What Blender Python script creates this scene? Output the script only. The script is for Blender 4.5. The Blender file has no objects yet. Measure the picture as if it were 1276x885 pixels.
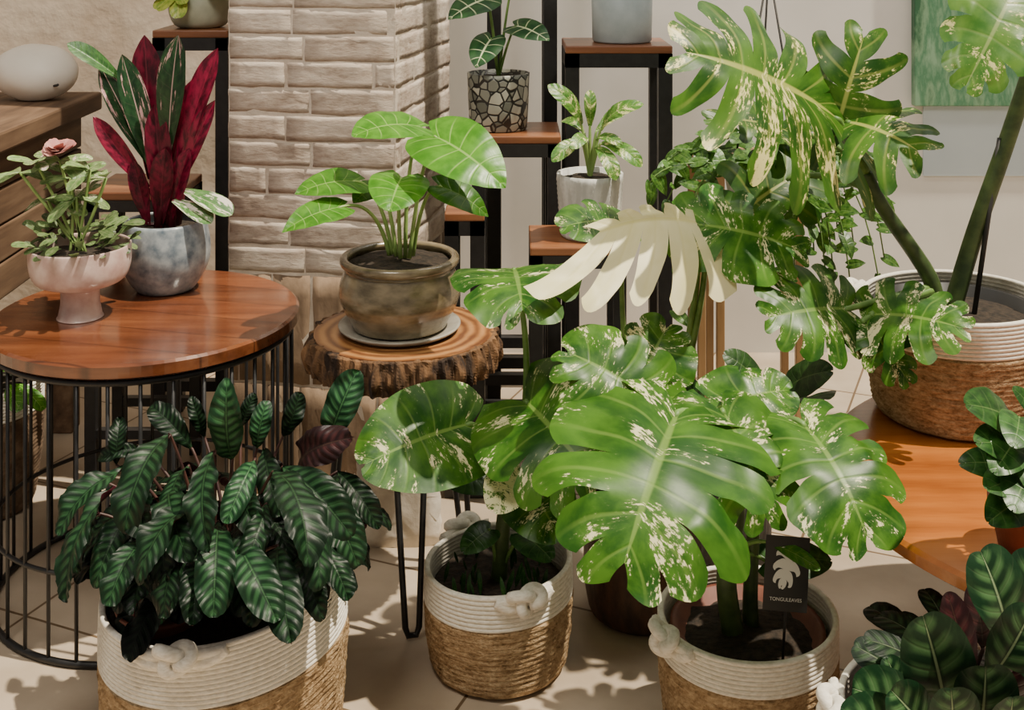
import bpy, bmesh, math, random
from mathutils import Vector, Matrix, noise
random.seed(7)
R = random.random
U = random.uniform
PI = math.pi
COL = bpy.context.scene.collection
F, HY, CH = 1500.0, -90.0, 1.2
def P(px, py, Y):
    return Vector(((px - 638) / F * Y, Y, CH - (py - HY) / F * Y))
ORG = {}
# ---------------------------------------------------------------- objects
def thing(name, label, cat, loc=(0, 0, 0), group=None):
    o = bpy.data.objects.new(name, None)
    COL.objects.link(o)
    o.location = loc
    o.empty_display_size = .05
    o['label'] = label
    o['category'] = cat
    if group: o['group'] = group
    ORG[o.name] = Vector(loc)
    return o
def obj(name, bm, mat, parent=None, smooth=True, label=None):
    me = bpy.data.meshes.new(name)
    org = ORG[parent.name] if parent else Vector((0, 0, 0))
    if org.length > 0:
        bmesh.ops.translate(bm, vec=-org, verts=bm.verts)
    bm.to_mesh(me); bm.free()
    if smooth:
        me.polygons.foreach_set('use_smooth', [True] * len(me.polygons))
    me.materials.append(mat)
    o = bpy.data.objects.new(name, me)
    COL.objects.link(o)
    if parent: o.parent = parent
    if label: o['label'] = label
    ORG[o.name] = org
    return o
def struct(name, bm, mat, parent=None, smooth=False):
    o = obj(name, bm, mat, parent, smooth)
    if not parent: o['kind'] = 'structure'
    return o
# ---------------------------------------------------------------- geometry
def NB(): return bmesh.new()
def frames(pts):
    n = len(pts); T = []
    for i in range(n):
        a = pts[max(i - 1, 0)]; b = pts[min(i + 1, n - 1)]
        T.append((b - a).normalized())
    up = Vector((0, 0, 1)) if abs(T[0].z) < .9 else Vector((1, 0, 0))
    N = [(up - T[0] * up.dot(T[0])).normalized()]
    for i in range(1, n):
        v = N[-1] - T[i] * N[-1].dot(T[i])
        N.append(v.normalized())
    return T, N
def tube(bm, pts, r, seg=8, closed=False):
    pts = [Vector(p) for p in pts]
    n = len(pts)
    rr = r if isinstance(r, (list, tuple)) else [r] * n
    T, N = frames(pts)
    if closed:
        for i in range(n):
            T[i] = (pts[(i + 1) % n] - pts[i - 1]).normalized()
    rings = []
    for i in range(n):
        nn = (N[i] - T[i] * N[i].dot(T[i])).normalized()
        b = T[i].cross(nn)
        rings.append([bm.verts.new(pts[i] + (nn * math.cos(2 * PI * k / seg) + b * math.sin(2 * PI * k / seg)) * rr[i]) for k in range(seg)])
    m = n if closed else n - 1
    for i in range(m):
        a = rings[i]; b = rings[(i + 1) % n]
        for k in range(seg):
            bm.faces.new((a[k], a[(k + 1) % seg], b[(k + 1) % seg], b[k]))
    if not closed:
        bm.faces.new(list(reversed(rings[0]))); bm.faces.new(rings[-1])
def bez(a, b, c, n=10):
    a, b, c = Vector(a), Vector(b), Vector(c)
    return [a * (1 - t) ** 2 + b * 2 * t * (1 - t) + c * t * t for t in [i / n for i in range(n + 1)]]
def spline(ps, n=8):
    ps = [Vector(p) for p in ps]
    q = [ps[0]] + ps + [ps[-1]]
    out = []
    for i in range(1, len(q) - 2):
        p0, p1, p2, p3 = q[i - 1], q[i], q[i + 1], q[i + 2]
        for k in range(n):
            t = k / n
            out.append(.5 * ((2 * p1) + (p2 - p0) * t + (2 * p0 - 5 * p1 + 4 * p2 - p3) * t * t + (3 * p1 - p0 - 3 * p2 + p3) * t ** 3))
    out.append(ps[-1])
    return out
def ring(bm, c, rad, r, seg=8, n=64):
    c = Vector(c)
    tube(bm, [c + Vector((math.cos(2 * PI * i / n) * rad, math.sin(2 * PI * i / n) * rad, 0)) for i in range(n)], r, seg, True)
def lathe(bm, prof, c, seg=48, fn=None):
    c = Vector(c); rings = []
    for (r, z) in prof:
        if r < 1e-6:
            v = Vector((0, 0, z))
            if fn: v = fn(v, 0)
            rings.append([bm.verts.new(c + v)])
        else:
            L = []
            for k in range(seg):
                a = 2 * PI * k / seg
                v = Vector((r * math.cos(a), r * math.sin(a), z))
                if fn: v = fn(v, a)
                L.append(bm.verts.new(c + v))
            rings.append(L)
    for i in range(len(rings) - 1):
        a, b = rings[i], rings[i + 1]
        for k in range(seg):
            k2 = (k + 1) % seg
            if len(a) == 1 and len(b) == 1: continue
            if len(a) == 1: bm.faces.new((a[0], b[k2], b[k]))
            elif len(b) == 1: bm.faces.new((a[k], a[k2], b[0]))
            else: bm.faces.new((a[k], a[k2], b[k2], b[k]))
def box(bm, c, s, rz=0, bev=0, M=None):
    g = bmesh.ops.create_cube(bm, size=1)
    vs = g['verts']
    mat = Matrix.Translation(Vector(c)) @ Matrix.Rotation(rz, 4, 'Z') @ Matrix.Diagonal((s[0], s[1], s[2], 1))
    if M is not None: mat = M @ Matrix.Diagonal((s[0], s[1], s[2], 1))
    bmesh.ops.transform(bm, matrix=mat, verts=vs)
    if bev > 0:
        es = list({e for v in vs for e in v.link_edges})
        bmesh.ops.bevel(bm, geom=es, offset=bev, segments=2, affect='EDGES', profile=.5)
def prism(bm, poly, z0, z1):
    a = [bm.verts.new((x, y, z0)) for x, y in poly]; b = [bm.verts.new((x, y, z1)) for x, y in poly]
    n = len(poly)
    for i in range(n): bm.faces.new((a[i], a[(i + 1) % n], b[(i + 1) % n], b[i]))
    bm.faces.new(list(reversed(a))); bm.faces.new(b)
# ---------------------------------------------------------------- leaves
TAB = {
 'heart': [(0, .62), (.12, .93), (.3, 1.0), (.5, .92), (.7, .72), (.88, .42), (1, .1)],
 'arrow': [(0, .72), (.12, .96), (.28, 1.0), (.5, .84), (.7, .56), (.88, .25), (1, .02)],
 'mon': [(0, .72), (.12, .96), (.3, 1.05), (.5, 1.0), (.7, .84), (.88, .52), (1, .16)],
 'comb': [(0, .7), (.2, .95), (.45, 1.0), (.7, .98), (.88, 1.08), (1, 1.0)],
 'lance': [(0, .03), (.1, .4), (.3, .85), (.5, 1.0), (.68, .9), (.85, .58), (.95, .25), (1, .02)],
 'strap': [(0, .25), (.15, .5), (.35, .85), (.55, 1.0), (.75, .85), (.9, .42), (1, .02)],
}
def prof(k, t):
    T = TAB[k]; t = min(1, max(0, t))
    n = len(T)
    for i in range(n - 1):
        if t <= T[i + 1][0]:
            a, b = T[i], T[i + 1]
            p = T[i - 1] if i > 0 else a; q = T[i + 2] if i + 2 < n else b
            h = b[0] - a[0]; f = (t - a[0]) / h
            ma = (b[1] - p[1]) / max(1e-6, b[0] - p[0]) * h; mb = (q[1] - a[1]) / max(1e-6, q[0] - a[0]) * h
            return max(.005, a[1] * (2 * f ** 3 - 3 * f * f + 1) + ma * (f ** 3 - 2 * f * f + f) + b[1] * (-2 * f ** 3 + 3 * f * f) + mb * (f ** 3 - f * f))
    return T[-1][1]
def sst(x):
    x = min(1, max(0, x)); return x * x * (3 - 2 * x)
def leaf(bm, base, tip, n, kind='heart', W=.45, lobes=7, gap=0, split=.45, slitp=.65, point=0, a0=None, a1=None, arch=.08, fold=.12, droop=.35,
         ripple=.006, cream=.2, bright=.5, asym=(1, 1), sres=9, ures=5, wav=.03, wfreq=3, bend=0, curl=0):
    hk = kind in ('heart', 'mon', 'arrow')
    if a0 is None: a0 = -62 if hk else 20
    if a1 is None: a1 = 58 if hk else 42
    uv = bm.loops.layers.uv.verify()
    cl = bm.loops.layers.float_color.get('leafcol') or bm.loops.layers.float_color.new('leafcol')
    B = Vector(base); Dv = Vector(tip) - B; L = Dv.length; D = Dv / L
    n = Vector(n).normalized(); S = n.cross(D)
    if S.length < 1e-3: S = Vector((1, 0, 0)).cross(D)
    S.normalize(); N = D.cross(S).normalized()
    seed = R(); sv = seed * 50
    tl = .93 if hk else 1.0
    for si, sg in enumerate((1, -1)):
        ws = W * L * asym[si]
        gaps = [0] + [(gap * U(.6, 1.4) if (gap and R() < slitp) else 0) for _ in range(lobes - 1)] + [0]
        spl = [min(.85, max(.05, split + (U(-.12, .15) if slitp < 1 else U(-.04, .04)))) for _ in range(lobes + 1)]
        drp = [U(-.02, .07) for _ in range(lobes)]; lrn = [U(-.09, .06) for _ in range(lobes)]
        for k in range(lobes):
            grid = []
            gl, gr = gaps[k], gaps[k + 1]
            free = gl > 0 and gr > 0
            for i in range(ures + 1):
                row = []
                u = i / ures
                for j in range(sres + 1):
                    s = j / sres
                    ql = sst((s - spl[k]) / (1 - spl[k]) * 1.4) if s > spl[k] else 0
                    qr = sst((s - spl[k + 1]) / (1 - spl[k + 1]) * 1.4) if s > spl[k + 1] else 0
                    pt = point * sst((s - .5) / .5) if point else 0
                    el = (gl * ql + (1 - gl) * pt * (gl > 0)) * .5
                    er = (gr * qr + (1 - gr) * pt * (gr > 0)) * .5
                    uc = el + u * (1 - el - er)
                    t = (k + uc) / lobes
                    w = prof(kind, t) * ws
                    rd = 0
                    if gl and u < .5: rd = (1 - 2 * u) ** 2.0 * ql
                    if gr and u > .5: rd = (2 * u - 1) ** 2.0 * qr
                    w *= 1 - .13 * rd
                    if free: w *= 1 + lrn[k] * min(ql, qr)
                    a = math.radians(a0 + (a1 - a0) * t + (10 + curl) * s * s)
                    x = t * L * tl + w * s * math.sin(a)
                    y = w * s * math.cos(a)
                    xx = x / L; xc = max(0, min(1, xx))
                    z = fold * y - droop * y * y / L + arch * L * (4 * max(-.3, xx) * (1 - min(1.2, xx)))
                    z += ripple * L * (abs(2 * u - 1) ** 1.5 - .5) * sst(s * 2)
                    z += wav * L * noise.noise(Vector((xx * wfreq + sv, sg * y / L * wfreq, sv))) * s
                    if free: z -= drp[k] * L * min(ql, qr)
                    yb = bend * L * 4 * xc * (1 - xc)
                    row.append((bm.verts.new(B + D * x + S * (sg * y + yb) + N * z), (k + uc, sg * s)))
                grid.append(row)
            for i in range(ures):
                for j in range(sres):
                    q4 = [grid[i][j], grid[i + 1][j], grid[i + 1][j + 1], grid[i][j + 1]]
                    if sg < 0: q4.reverse()
                    f = bm.faces.new([v for v, _ in q4])
                    for lp, (_, c) in zip(f.loops, q4):
                        lp[uv].uv = c
                        lp[cl] = (seed, cream, bright, 1)
def weld(bm):
    bmesh.ops.remove_doubles(bm, verts=bm.verts, dist=.00004)
def put_leaf(root, mat, base, tip, n=(0, -.7, .7), frm=None, ctrl=None, pr=.004, pmat=None, label=None, **kw):
    bm = NB(); leaf(bm, base, tip, n, **kw); weld(bm)
    o = obj('leaf', bm, mat, root, label=label)
    if frm is not None:
        frm = Vector(frm); b = Vector(base)
        if ctrl is None:
            ctrl = (frm + b) / 2 + Vector((0, 0, (b - frm).length * .18))
        p = bez(frm, ctrl, b, 12)
        p.append(b + (Vector(tip) - b) * .04)
        pb = NB(); tube(pb, p, [pr * (1.25 - .5 * i / (len(p) - 1)) for i in range(len(p))], 7)
        obj('petiole', pb, pmat or MAT['stem'], o)
    return o
# ---------------------------------------------------------------- materials
class Mt:
    def __init__(s, name):
        s.m = bpy.data.materials.new(name); s.m.use_nodes = True
        s.t = s.m.node_tree; s.b = s.t.nodes['Principled BSDF']; s.out = s.t.nodes['Material Output']
    def n(s, t, p=None, **kw):
        nd = s.t.nodes.new(t)
        for k, v in (p or {}).items(): setattr(nd, k, v)
        for k, v in kw.items():
            sock = nd.inputs[int(k[1:])] if (k[0] == 'i' and k[1:].isdigit()) else nd.inputs[k.replace('_', ' ')]
            s.set(sock, v)
        return nd
    def set(s, sock, v):
        if isinstance(v, bpy.types.NodeSocket): s.t.links.new(v, sock)
        else: sock.default_value = v
    def math(s, op, a, b=0.0, clamp=False):
        return s.n('ShaderNodeMath', {'operation': op, 'use_clamp': clamp}, i0=a, i1=b).outputs[0]
    def mapr(s, v, a, b, c=0.0, d=1.0, smooth=True):
        return s.n('ShaderNodeMapRange', {'interpolation_type': 'SMOOTHSTEP' if smooth else 'LINEAR', 'clamp': True} if smooth else {'clamp': True}, i0=v, i1=a, i2=b, i3=c, i4=d).outputs[0]
    def mix(s, f, a, b, mode='MIX'):
        nd = s.n('ShaderNodeMix', {'data_type': 'RGBA', 'blend_type': mode})
        s.set(nd.inputs[0], f)
        for ix, v in ((6, a), (7, b)):
            if not isinstance(v, bpy.types.NodeSocket): v = (*v[:3], 1)
            s.set(nd.inputs[ix], v)
        return nd.outputs[2]
    def ramp(s, f, stops):
        nd = s.n('ShaderNodeValToRGB', i0=f); e = nd.color_ramp.elements
        while len(e) < len(stops): e.new(.5)
        for el, (p, c) in zip(e, stops): el.position = p; el.color = (*c[:3], 1)
        return nd.outputs[0]
    def noise(s, vec, scale, detail=4, rough=.55):
        nd = s.n('ShaderNodeTexNoise')
        s.set(nd.inputs['Vector'], vec); nd.inputs['Scale'].default_value = scale
        nd.inputs['Detail'].default_value = detail; nd.inputs['Roughness'].default_value = rough
        return nd.outputs[0]
    def coord(s, scale=(1, 1, 1), rot=(0, 0, 0)):
        c = s.n('ShaderNodeTexCoord').outputs['Object']
        return s.n('ShaderNodeMapping', Vector=c, Scale=scale, Rotation=rot).outputs[0]
    def bump(s, h, strength=.4, dist=.003):
        nd = s.n('ShaderNodeBump', Height=h, Strength=strength, Distance=dist)
        s.t.links.new(nd.outputs[0], s.b.inputs['Normal'])
    def fin(s, col=None, rough=.5, spec=.5, metal=0, coat=0):
        if col is not None:
            s.set(s.b.inputs['Base Color'], col if isinstance(col, bpy.types.NodeSocket) else (*col[:3], 1))
        s.set(s.b.inputs['Roughness'], rough)
        s.b.inputs['Specular IOR Level'].default_value = spec
        s.b.inputs['Metallic'].default_value = metal
        s.b.inputs['Coat Weight'].default_value = coat
        s.b.inputs['Coat Roughness'].default_value = .15
        return s.m
def nmat(name, c1, c2, scale=20, rough=.6, bump=.2, bd=.002, stretch=(1, 1, 1), p=(.35, .65), metal=0, coat=0, spec=.5, detail=5):
    m = Mt(name); v = m.coord(stretch); h = m.noise(v, scale, detail)
    c = m.ramp(h, [(p[0], c1), (p[1], c2)])
    if bump: m.bump(h, bump, bd)
    return m.fin(c, rough, spec, metal, coat)
def leafmat(name, dark, light, vein=(.35, .5, .15), cream=(.78, .76, .42), under=None, rough=.36, feather=0, vs=.35, ms=.7, nsc=(.8, 1.6), mid_w=.05, trans=.12, fine=1.0, csc=(1.7, 1.6), spec=.4, vb=.6, cw=.5, halo_k=.2):
    m = Mt(name)
    uv = m.n('ShaderNodeUVMap').outputs[0]; sp = m.n('ShaderNodeSeparateXYZ', i0=uv)
    at = m.n('ShaderNodeAttribute', {'attribute_name': 'leafcol'}); sc = m.n('ShaderNodeSeparateColor', i0=at.outputs['Color'])
    ph, s = sp.outputs[0], sp.outputs[1]; seed, cr, br = sc.outputs[0], sc.outputs[1], sc.outputs[2]
    sa = m.math('ABSOLUTE', s)
    sd = m.math('MULTIPLY', seed, 50.0)
    v1 = m.n('ShaderNodeCombineXYZ', i0=m.math('MULTIPLY', ph, nsc[0]), i1=m.math('MULTIPLY', s, nsc[1]), i2=sd).outputs[0]
    n1 = m.noise(v1, 1.3, 4)
    fr = m.math('ABSOLUTE', m.math('SUBTRACT', m.math('FRACT', ph), .5))   # 0 on lateral vein, .5 between
    if feather:
        st = m.mapr(fr, .12, .42, 1, 0)
        zone = m.math('MULTIPLY', m.mapr(sa, .03, .15), m.mapr(sa, .4, .85, 1, 0))
        f = m.math('MULTIPLY', m.math('MULTIPLY', st, zone), feather)
        f = m.math('ADD', f, m.math('MULTIPLY', m.math('SUBTRACT', n1, .5), .7), True)
        col = m.mix(f, dark, light)
    else:
        f = m.mapr(n1, .32, .68)
        col = m.mix(f, dark, light)
    vm = m.math('MULTIPLY', m.mapr(fr, .015, .07, 1, 0), m.mapr(sa, .5, 1.0, vs, vs * .2))
    col = m.mix(vm, col, vein)
    mm = m.mapr(sa, mid_w * .4, mid_w, ms, 0)
    col = m.mix(mm, col, vein)
    # large soft patches decide where the fine cream flecks gather
    v2 = m.n('ShaderNodeCombineXYZ', i0=m.math('MULTIPLY', ph, csc[0]), i1=m.math('MULTIPLY', s, csc[1]), i2=m.math('MULTIPLY', seed, 91.0)).outputs[0]
    n2 = m.noise(v2, .6, 2, .5)
    n3 = m.noise(v2, 4.2 * fine, 5, .65)
    nn = m.math('ADD', m.math('MULTIPLY', n2, cw), m.math('MULTIPLY', n3, 1 - cw))
    th = m.math('SUBTRACT', .80, m.math('MULTIPLY', cr, .62))
    cm = m.mapr(m.math('SUBTRACT', nn, th), -.012, .025)
    halo = m.mapr(m.math('SUBTRACT', nn, th), -.07, .03, 0, halo_k)
    col = m.mix(halo, col, tuple(.75 * a + .25 * b for a, b in zip(light, cream)))
    col = m.mix(cm, col, cream)
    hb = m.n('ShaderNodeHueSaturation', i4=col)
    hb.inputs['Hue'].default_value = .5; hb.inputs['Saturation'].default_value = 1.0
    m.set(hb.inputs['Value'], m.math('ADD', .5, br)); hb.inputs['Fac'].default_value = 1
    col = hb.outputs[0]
    if under is not None:
        bf = m.n('ShaderNodeNewGeometry').outputs['Backfacing']
        col = m.mix(bf, col, under)
    m.bump(m.math('ADD', m.math('MULTIPLY', m.mapr(fr, .0, .12, 0, 1), vb), n1), .3, .0012)
    mat = m.fin(col, rough, spec)
    tr = m.n('ShaderNodeBsdfTranslucent'); m.t.links.new(col, tr.inputs[0])
    mx = m.n('ShaderNodeMixShader'); mx.inputs[0].default_value = trans
    m.t.links.new(m.b.outputs[0], mx.inputs[1]); m.t.links.new(tr.outputs[0], mx.inputs[2]); m.t.links.new(mx.outputs[0], m.out.inputs[0])
    return mat
def woodmat(name, c1, c2, c3, along='x', rough=.35, coat=.3, scale=1.0, planks=0, rot=0):
    m = Mt(name)
    st = (2.2, 24, 24) if along == 'x' else ((24, 2.2, 24) if along == 'y' else (24, 24, 2.2))
    v = m.coord(tuple(a * scale for a in st), (0, 0, rot))
    h = m.noise(v, 1.2, 6, .6); h2 = m.noise(m.coord((3, 3, 3)), 1.5, 3)
    f = m.math('ADD', m.math('MULTIPLY', h, .7), m.math('MULTIPLY', h2, .3))
    c = m.ramp(f, [(.34, c1), (.5, c2), (.66, c3)])
    if planks:
        x = m.n('ShaderNodeSeparateXYZ', i0=m.coord((1, 1, 1), (0, 0, rot))).outputs[1]
        k = m.math('MULTIPLY', x, 1 / planks)
        edge = m.mapr(m.math('ABSOLUTE', m.math('SUBTRACT', m.math('FRACT', k), .5)), .47, .495)
        wn = m.n('ShaderNodeTexWhiteNoise', {'noise_dimensions': '1D'}); m.set(wn.inputs['W'], m.math('FLOOR', k))
        hv = m.n('ShaderNodeHueSaturation', i4=c); m.set(hv.inputs['Value'], m.mapr(wn.outputs[0], 0, 1, .75, 1.2, False))
        c = m.mix(m.math('MULTIPLY', edge, .6), hv.outputs[0], tuple(a * .3 for a in c1))
    m.bump(h, .15, .001)
    return m.fin(c, rough, .5, 0, coat)
MAT = {}
MAT['black'] = nmat('black_powder_metal', (.008, .008, .009), (.014, .014, .015), 60, .45, .05)
MAT['rope'] = nmat('white_cotton_rope', (.7, .65, .55), (.88, .84, .75), 120, .9, .4, .001, (1, 1, 3))
MAT['soil'] = nmat('dark_soil', (.01, .007, .004), (.04, .026, .016), 90, .95, .8, .006)
MAT['stem'] = nmat('green_petiole', (.08, .17, .03), (.17, .3, .07), 30, .5, .1)
MAT['stem_dark'] = nmat('dark_green_stem', (.025, .05, .012), (.075, .12, .03), 30, .5, .3)
MAT['stem_pale'] = nmat('pale_petiole', (.22, .36, .09), (.33, .46, .14), 30, .5, .1)
MAT['stem_maroon'] = nmat('maroon_petiole', (.03, .012, .012), (.07, .028, .02), 30, .5, .1)
# jute
m = Mt('braided_jute'); v = m.coord((1, 1, 2.6)); h = m.noise(v, 55, 5, .65); h2 = m.noise(m.coord(), 220, 3)
hh = m.math('ADD', m.math('MULTIPLY', h, .75), m.math('MULTIPLY', h2, .35))
m.bump(hh, .9, .006); MAT['jute'] = m.fin(m.ramp(hh, [(.36, (.15, .088, .04)), (.54, (.39, .26, .14)), (.72, (.62, .46, .28))]), .9, .2)
MAT['monstera'] = leafmat('variegated_monstera', (.014, .076, .006), (.075, .2, .017), (.22, .36, .07), (.84, .8, .46), nsc=(.9, 1.4), vs=.4, under=(.1, .22, .03), csc=(2.5, 2.1), rough=.36, spec=.28, fine=1.05, trans=.22, cw=.53, halo_k=.2)
MAT['monstera_pale'] = leafmat('cream_monstera', (.82, .76, .4), (.9, .84, .52), (.78, .71, .3), (.5, .56, .16), vs=.35, under=(.82, .75, .4), trans=.3, rough=.4, spec=.3)
MAT['caladium'] = leafmat('bright_green_leaf', (.05, .2, .01), (.11, .32, .024), (.34, .55, .13), vs=.6, under=(.13, .29, .05), rough=.32, trans=.22, spec=.33)
MAT['calathea'] = leafmat('feathered_calathea', (.004, .017, .007), (.024, .076, .028), (.036, .1, .035), feather=.9, vs=.13, ms=.6, under=(.045, .008, .013), rough=.42, trans=.03, spec=.22)
MAT['calathea_maroon'] = leafmat('maroon_calathea', (.018, .007, .008), (.055, .015, .016), (.06, .03, .02), feather=.7, vs=.15, under=(.035, .008, .01), trans=.04)
MAT['rose_calathea'] = leafmat('banded_calathea', (.006, .028, .01), (.075, .175, .06), (.24, .33, .17), feather=.7, vs=.1, ms=.9, under=(.05, .01, .016), trans=.04, rough=.42, spec=.26)
MAT['strom_red'] = leafmat('crimson_leaf', (.035, .003, .008), (.16, .006, .027), (.22, .025, .045), (.45, .18, .2), vs=.03, under=(.26, .01, .045), ms=.4, vb=.08, rough=.28)
MAT['strom_green'] = leafmat('striped_leaf', (.008, .03, .012), (.022, .068, .024), (.5, .34, .32), (.6, .34, .34), vs=.03, ms=.9, under=(.22, .01, .04), csc=(.35, 3.6), fine=.5, vb=.08, rough=.28)
MAT['white_var'] = leafmat('white_edged_leaf', (.05, .15, .035), (.12, .26, .07), (.4, .45, .25), (.8, .74, .62), vs=.2, under=(.3, .05, .08), csc=(.4, 3.2), fine=.5, vb=.1)
MAT['alocasia'] = leafmat('white_veined_leaf', (.01, .05, .018), (.03, .1, .03), (.62, .7, .42), vs=.9, ms=1.0, mid_w=.09, under=(.08, .16, .05))
MAT['pothos'] = leafmat('pothos_leaf', (.022, .085, .01), (.09, .195, .03), (.2, .32, .09), (.62, .6, .3), vs=.2, under=(.11, .22, .05), trans=.25)
MAT['dumb'] = leafmat('pale_speckled_leaf', (.045, .165, .018), (.13, .28, .04), (.34, .44, .15), (.76, .74, .32), vs=.25, under=(.13, .26, .06), trans=.2)
MAT['darkleaf'] = leafmat('dark_green_leaf', (.01, .05, .008), (.038, .12, .02), (.12, .21, .06), vs=.3, under=(.05, .1, .025))
MAT['finger'] = leafmat('finger_leaf', (.014, .07, .006), (.075, .188, .017), (.4, .44, .1), (.8, .74, .3), nsc=(.9, 1.4), vs=.35, ms=.9, under=(.1, .21, .03), csc=(2.5, 2.1), rough=.36, spec=.28, fine=1.05, trans=.22, cw=.53, halo_k=.2)
MAT['succ'] = leafmat('pale_green_leaf', (.11, .22, .06), (.3, .4, .16), (.45, .5, .25), (.75, .6, .5), vs=.2, under=(.22, .32, .13))
MAT['yellowleaf'] = leafmat('yellow_green_leaf', (.2, .34, .04), (.5, .55, .1), (.6, .62, .2), vs=.2)
MAT['table_wood'] = woodmat('reddish_tabletop', (.07, .019, .007), (.17, .05, .018), (.28, .095, .035), 'x', .18, .9, 1.0, .09, .25)
MAT['orange_wood'] = woodmat('orange_tabletop', (.22, .056, .01), (.38, .115, .02), (.52, .18, .036), 'x', .25, .7, .8, 0, .9)
MAT['stand_wood'] = woodmat('stand_wood', (.11, .035, .015), (.22, .08, .03), (.32, .13, .05), 'x', .4, .3)
MAT['old_wood'] = woodmat('weathered_plank', (.05, .027, .015), (.13, .075, .042), (.22, .14, .082), 'y', .7, 0)
MAT['tan_wood'] = woodmat('tan_wood', (.22, .12, .045), (.34, .2, .085), (.45, .28, .13), 'z', .5, .1)
MAT['bark'] = nmat('rough_bark', (.02, .009, .004), (.2, .1, .042), 45, .9, 1.0, .008, (1, 1, .3), p=(.38, .66))
m = Mt('end_grain'); v = m.coord()
w = m.n('ShaderNodeTexWave', {'wave_type': 'RINGS', 'rings_direction': 'Z'}, i0=v)
w.inputs['Scale'].default_value = 14; w.inputs['Distortion'].default_value = 2.5; w.inputs['Detail'].default_value = 3
h2 = m.noise(v, 9, 4)
c = m.ramp(m.math('ADD', m.math('MULTIPLY', w.outputs[1], .35), m.math('MULTIPLY', h2, .65)), [(.3, (.13, .045, .015)), (.5, (.28, .12, .038)), (.72, (.43, .21, .075))])
m.bump(w.outputs[1], .15, .001); MAT['endgrain'] = m.fin(c, .4, .5, 0, .3)
# whitewashed brick: pale wash worn away in patches over greyish-pink brick
m = Mt('whitewashed_brick'); v = m.coord((1, 1, 2.0)); h = m.noise(v, 8, 8, .65); h3 = m.noise(m.coord((1, 1, 3.5)), 38, 6, .65)
hh = m.math('ADD', m.math('MULTIPLY', h, .6), m.math('MULTIPLY', h3, .4))
m.bump(hh, .8, .005)
MAT['brick'] = m.fin(m.ramp(hh, [(.36, (.31, .24, .19)), (.46, (.47, .385, .315)), (.56, (.58, .5, .42)), (.7, (.7, .62, .54))]), .9, .2)
MAT['brick_base'] = nmat('tan_soldier_brick', (.13, .085, .052), (.33, .23, .15), 14, .85, .9, .006, (1, 1, .5))
m = Mt('sandy_mortar'); h = m.noise(m.coord(), 12, 8, .65); m.bump(h, .9, .006)
MAT['mortar'] = m.fin(m.ramp(h, [(.35, (.5, .42, .34)), (.65, (.7, .62, .53))]), .95, .2)
MAT['paleblock'] = nmat('pale_stone', (.6, .53, .44), (.8, .73, .63), 24, .9, .6, .004)
MAT['wall'] = nmat('grey_white_plaster', (.69, .67, .63), (.78, .76, .72), 3, .85, .15, .003)
MAT['wall_shade'] = nmat('blue_grey_wall_shade', (.5, .58, .62), (.58, .66, .7), 3, .85, .15, .003)  # blue-grey tone stands in for shade on the wall
MAT['wall_cream'] = nmat('cream_plaster', (.6, .48, .36), (.78, .67, .54), 7, .9, .6, .012)
MAT['stone'] = nmat('white_stone', (.82, .77, .68), (.9, .86, .78), 8, .55, .1)
MAT['pink'] = nmat('pink_glaze', (.52, .34, .3), (.72, .57, .51), 25, .35, .05, coat=.3)
MAT['bluegrey'] = nmat('speckled_blue_glaze', (.09, .125, .16), (.38, .42, .44), 45, .4, .1, coat=.3, p=(.3, .72), detail=8)
MAT['brownglaze'] = nmat('mottled_brown_glaze', (.055, .04, .018), (.34, .27, .165), 16, .25, .15, .003, (1, 1, 2.2), coat=.7, p=(.3, .72), detail=8)
MAT['saucer'] = nmat('grey_saucer', (.24, .22, .18), (.36, .34, .29), 30, .4, .05)
MAT['white_pot'] = nmat('white_textured_pot', (.46, .46, .43), (.66, .66, .62), 50, .7, .9, .005, (1, 1, .25), p=(.4, .6))
MAT['bluepot'] = nmat('pale_blue_pot', (.3, .36, .38), (.42, .48, .5), 12, .5, .05)
MAT['greenpot'] = nmat('grey_green_pot', (.3, .33, .24), (.45, .47, .36), 15, .4, .05)
MAT['terracotta'] = nmat('terracotta', (.13, .036, .02), (.2, .062, .033), 20, .6, .1)
MAT['darkpot'] = nmat('dark_carved_wood', (.025, .012, .006), (.11, .05, .025), 26, .6, .8, .006, (1, 1, .4))
MAT['greypot'] = nmat('ribbed_grey_pot', (.2, .21, .21), (.34, .35, .35), 20, .5, .1)
MAT['plastic'] = nmat('black_nursery_pot', (.012, .012, .012), (.02, .02, .02), 20, .4, 0)
MAT['hangpot'] = nmat('white_hanging_pot', (.6, .6, .56), (.7, .7, .66), 10, .4, 0)
MAT['pinkflower'] = nmat('dusty_pink_petal', (.4, .13, .12), (.6, .3, .26), 30, .6, 0)
MAT['brownpot'] = nmat('brown_basket', (.1, .06, .035), (.24, .16, .1), 40, .8, .4)
MAT['card'] = nmat('black_card', (.006, .006, .006), (.01, .01, .01), 10, .4, 0)
MAT['whiteink'] = nmat('white_print', (.75, .75, .73), (.8, .8, .78), 10, .6, 0)
MAT['stake'] = nmat('dark_stake', (.012, .011, .01), (.03, .028, .025), 20, .6, .1)
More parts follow.
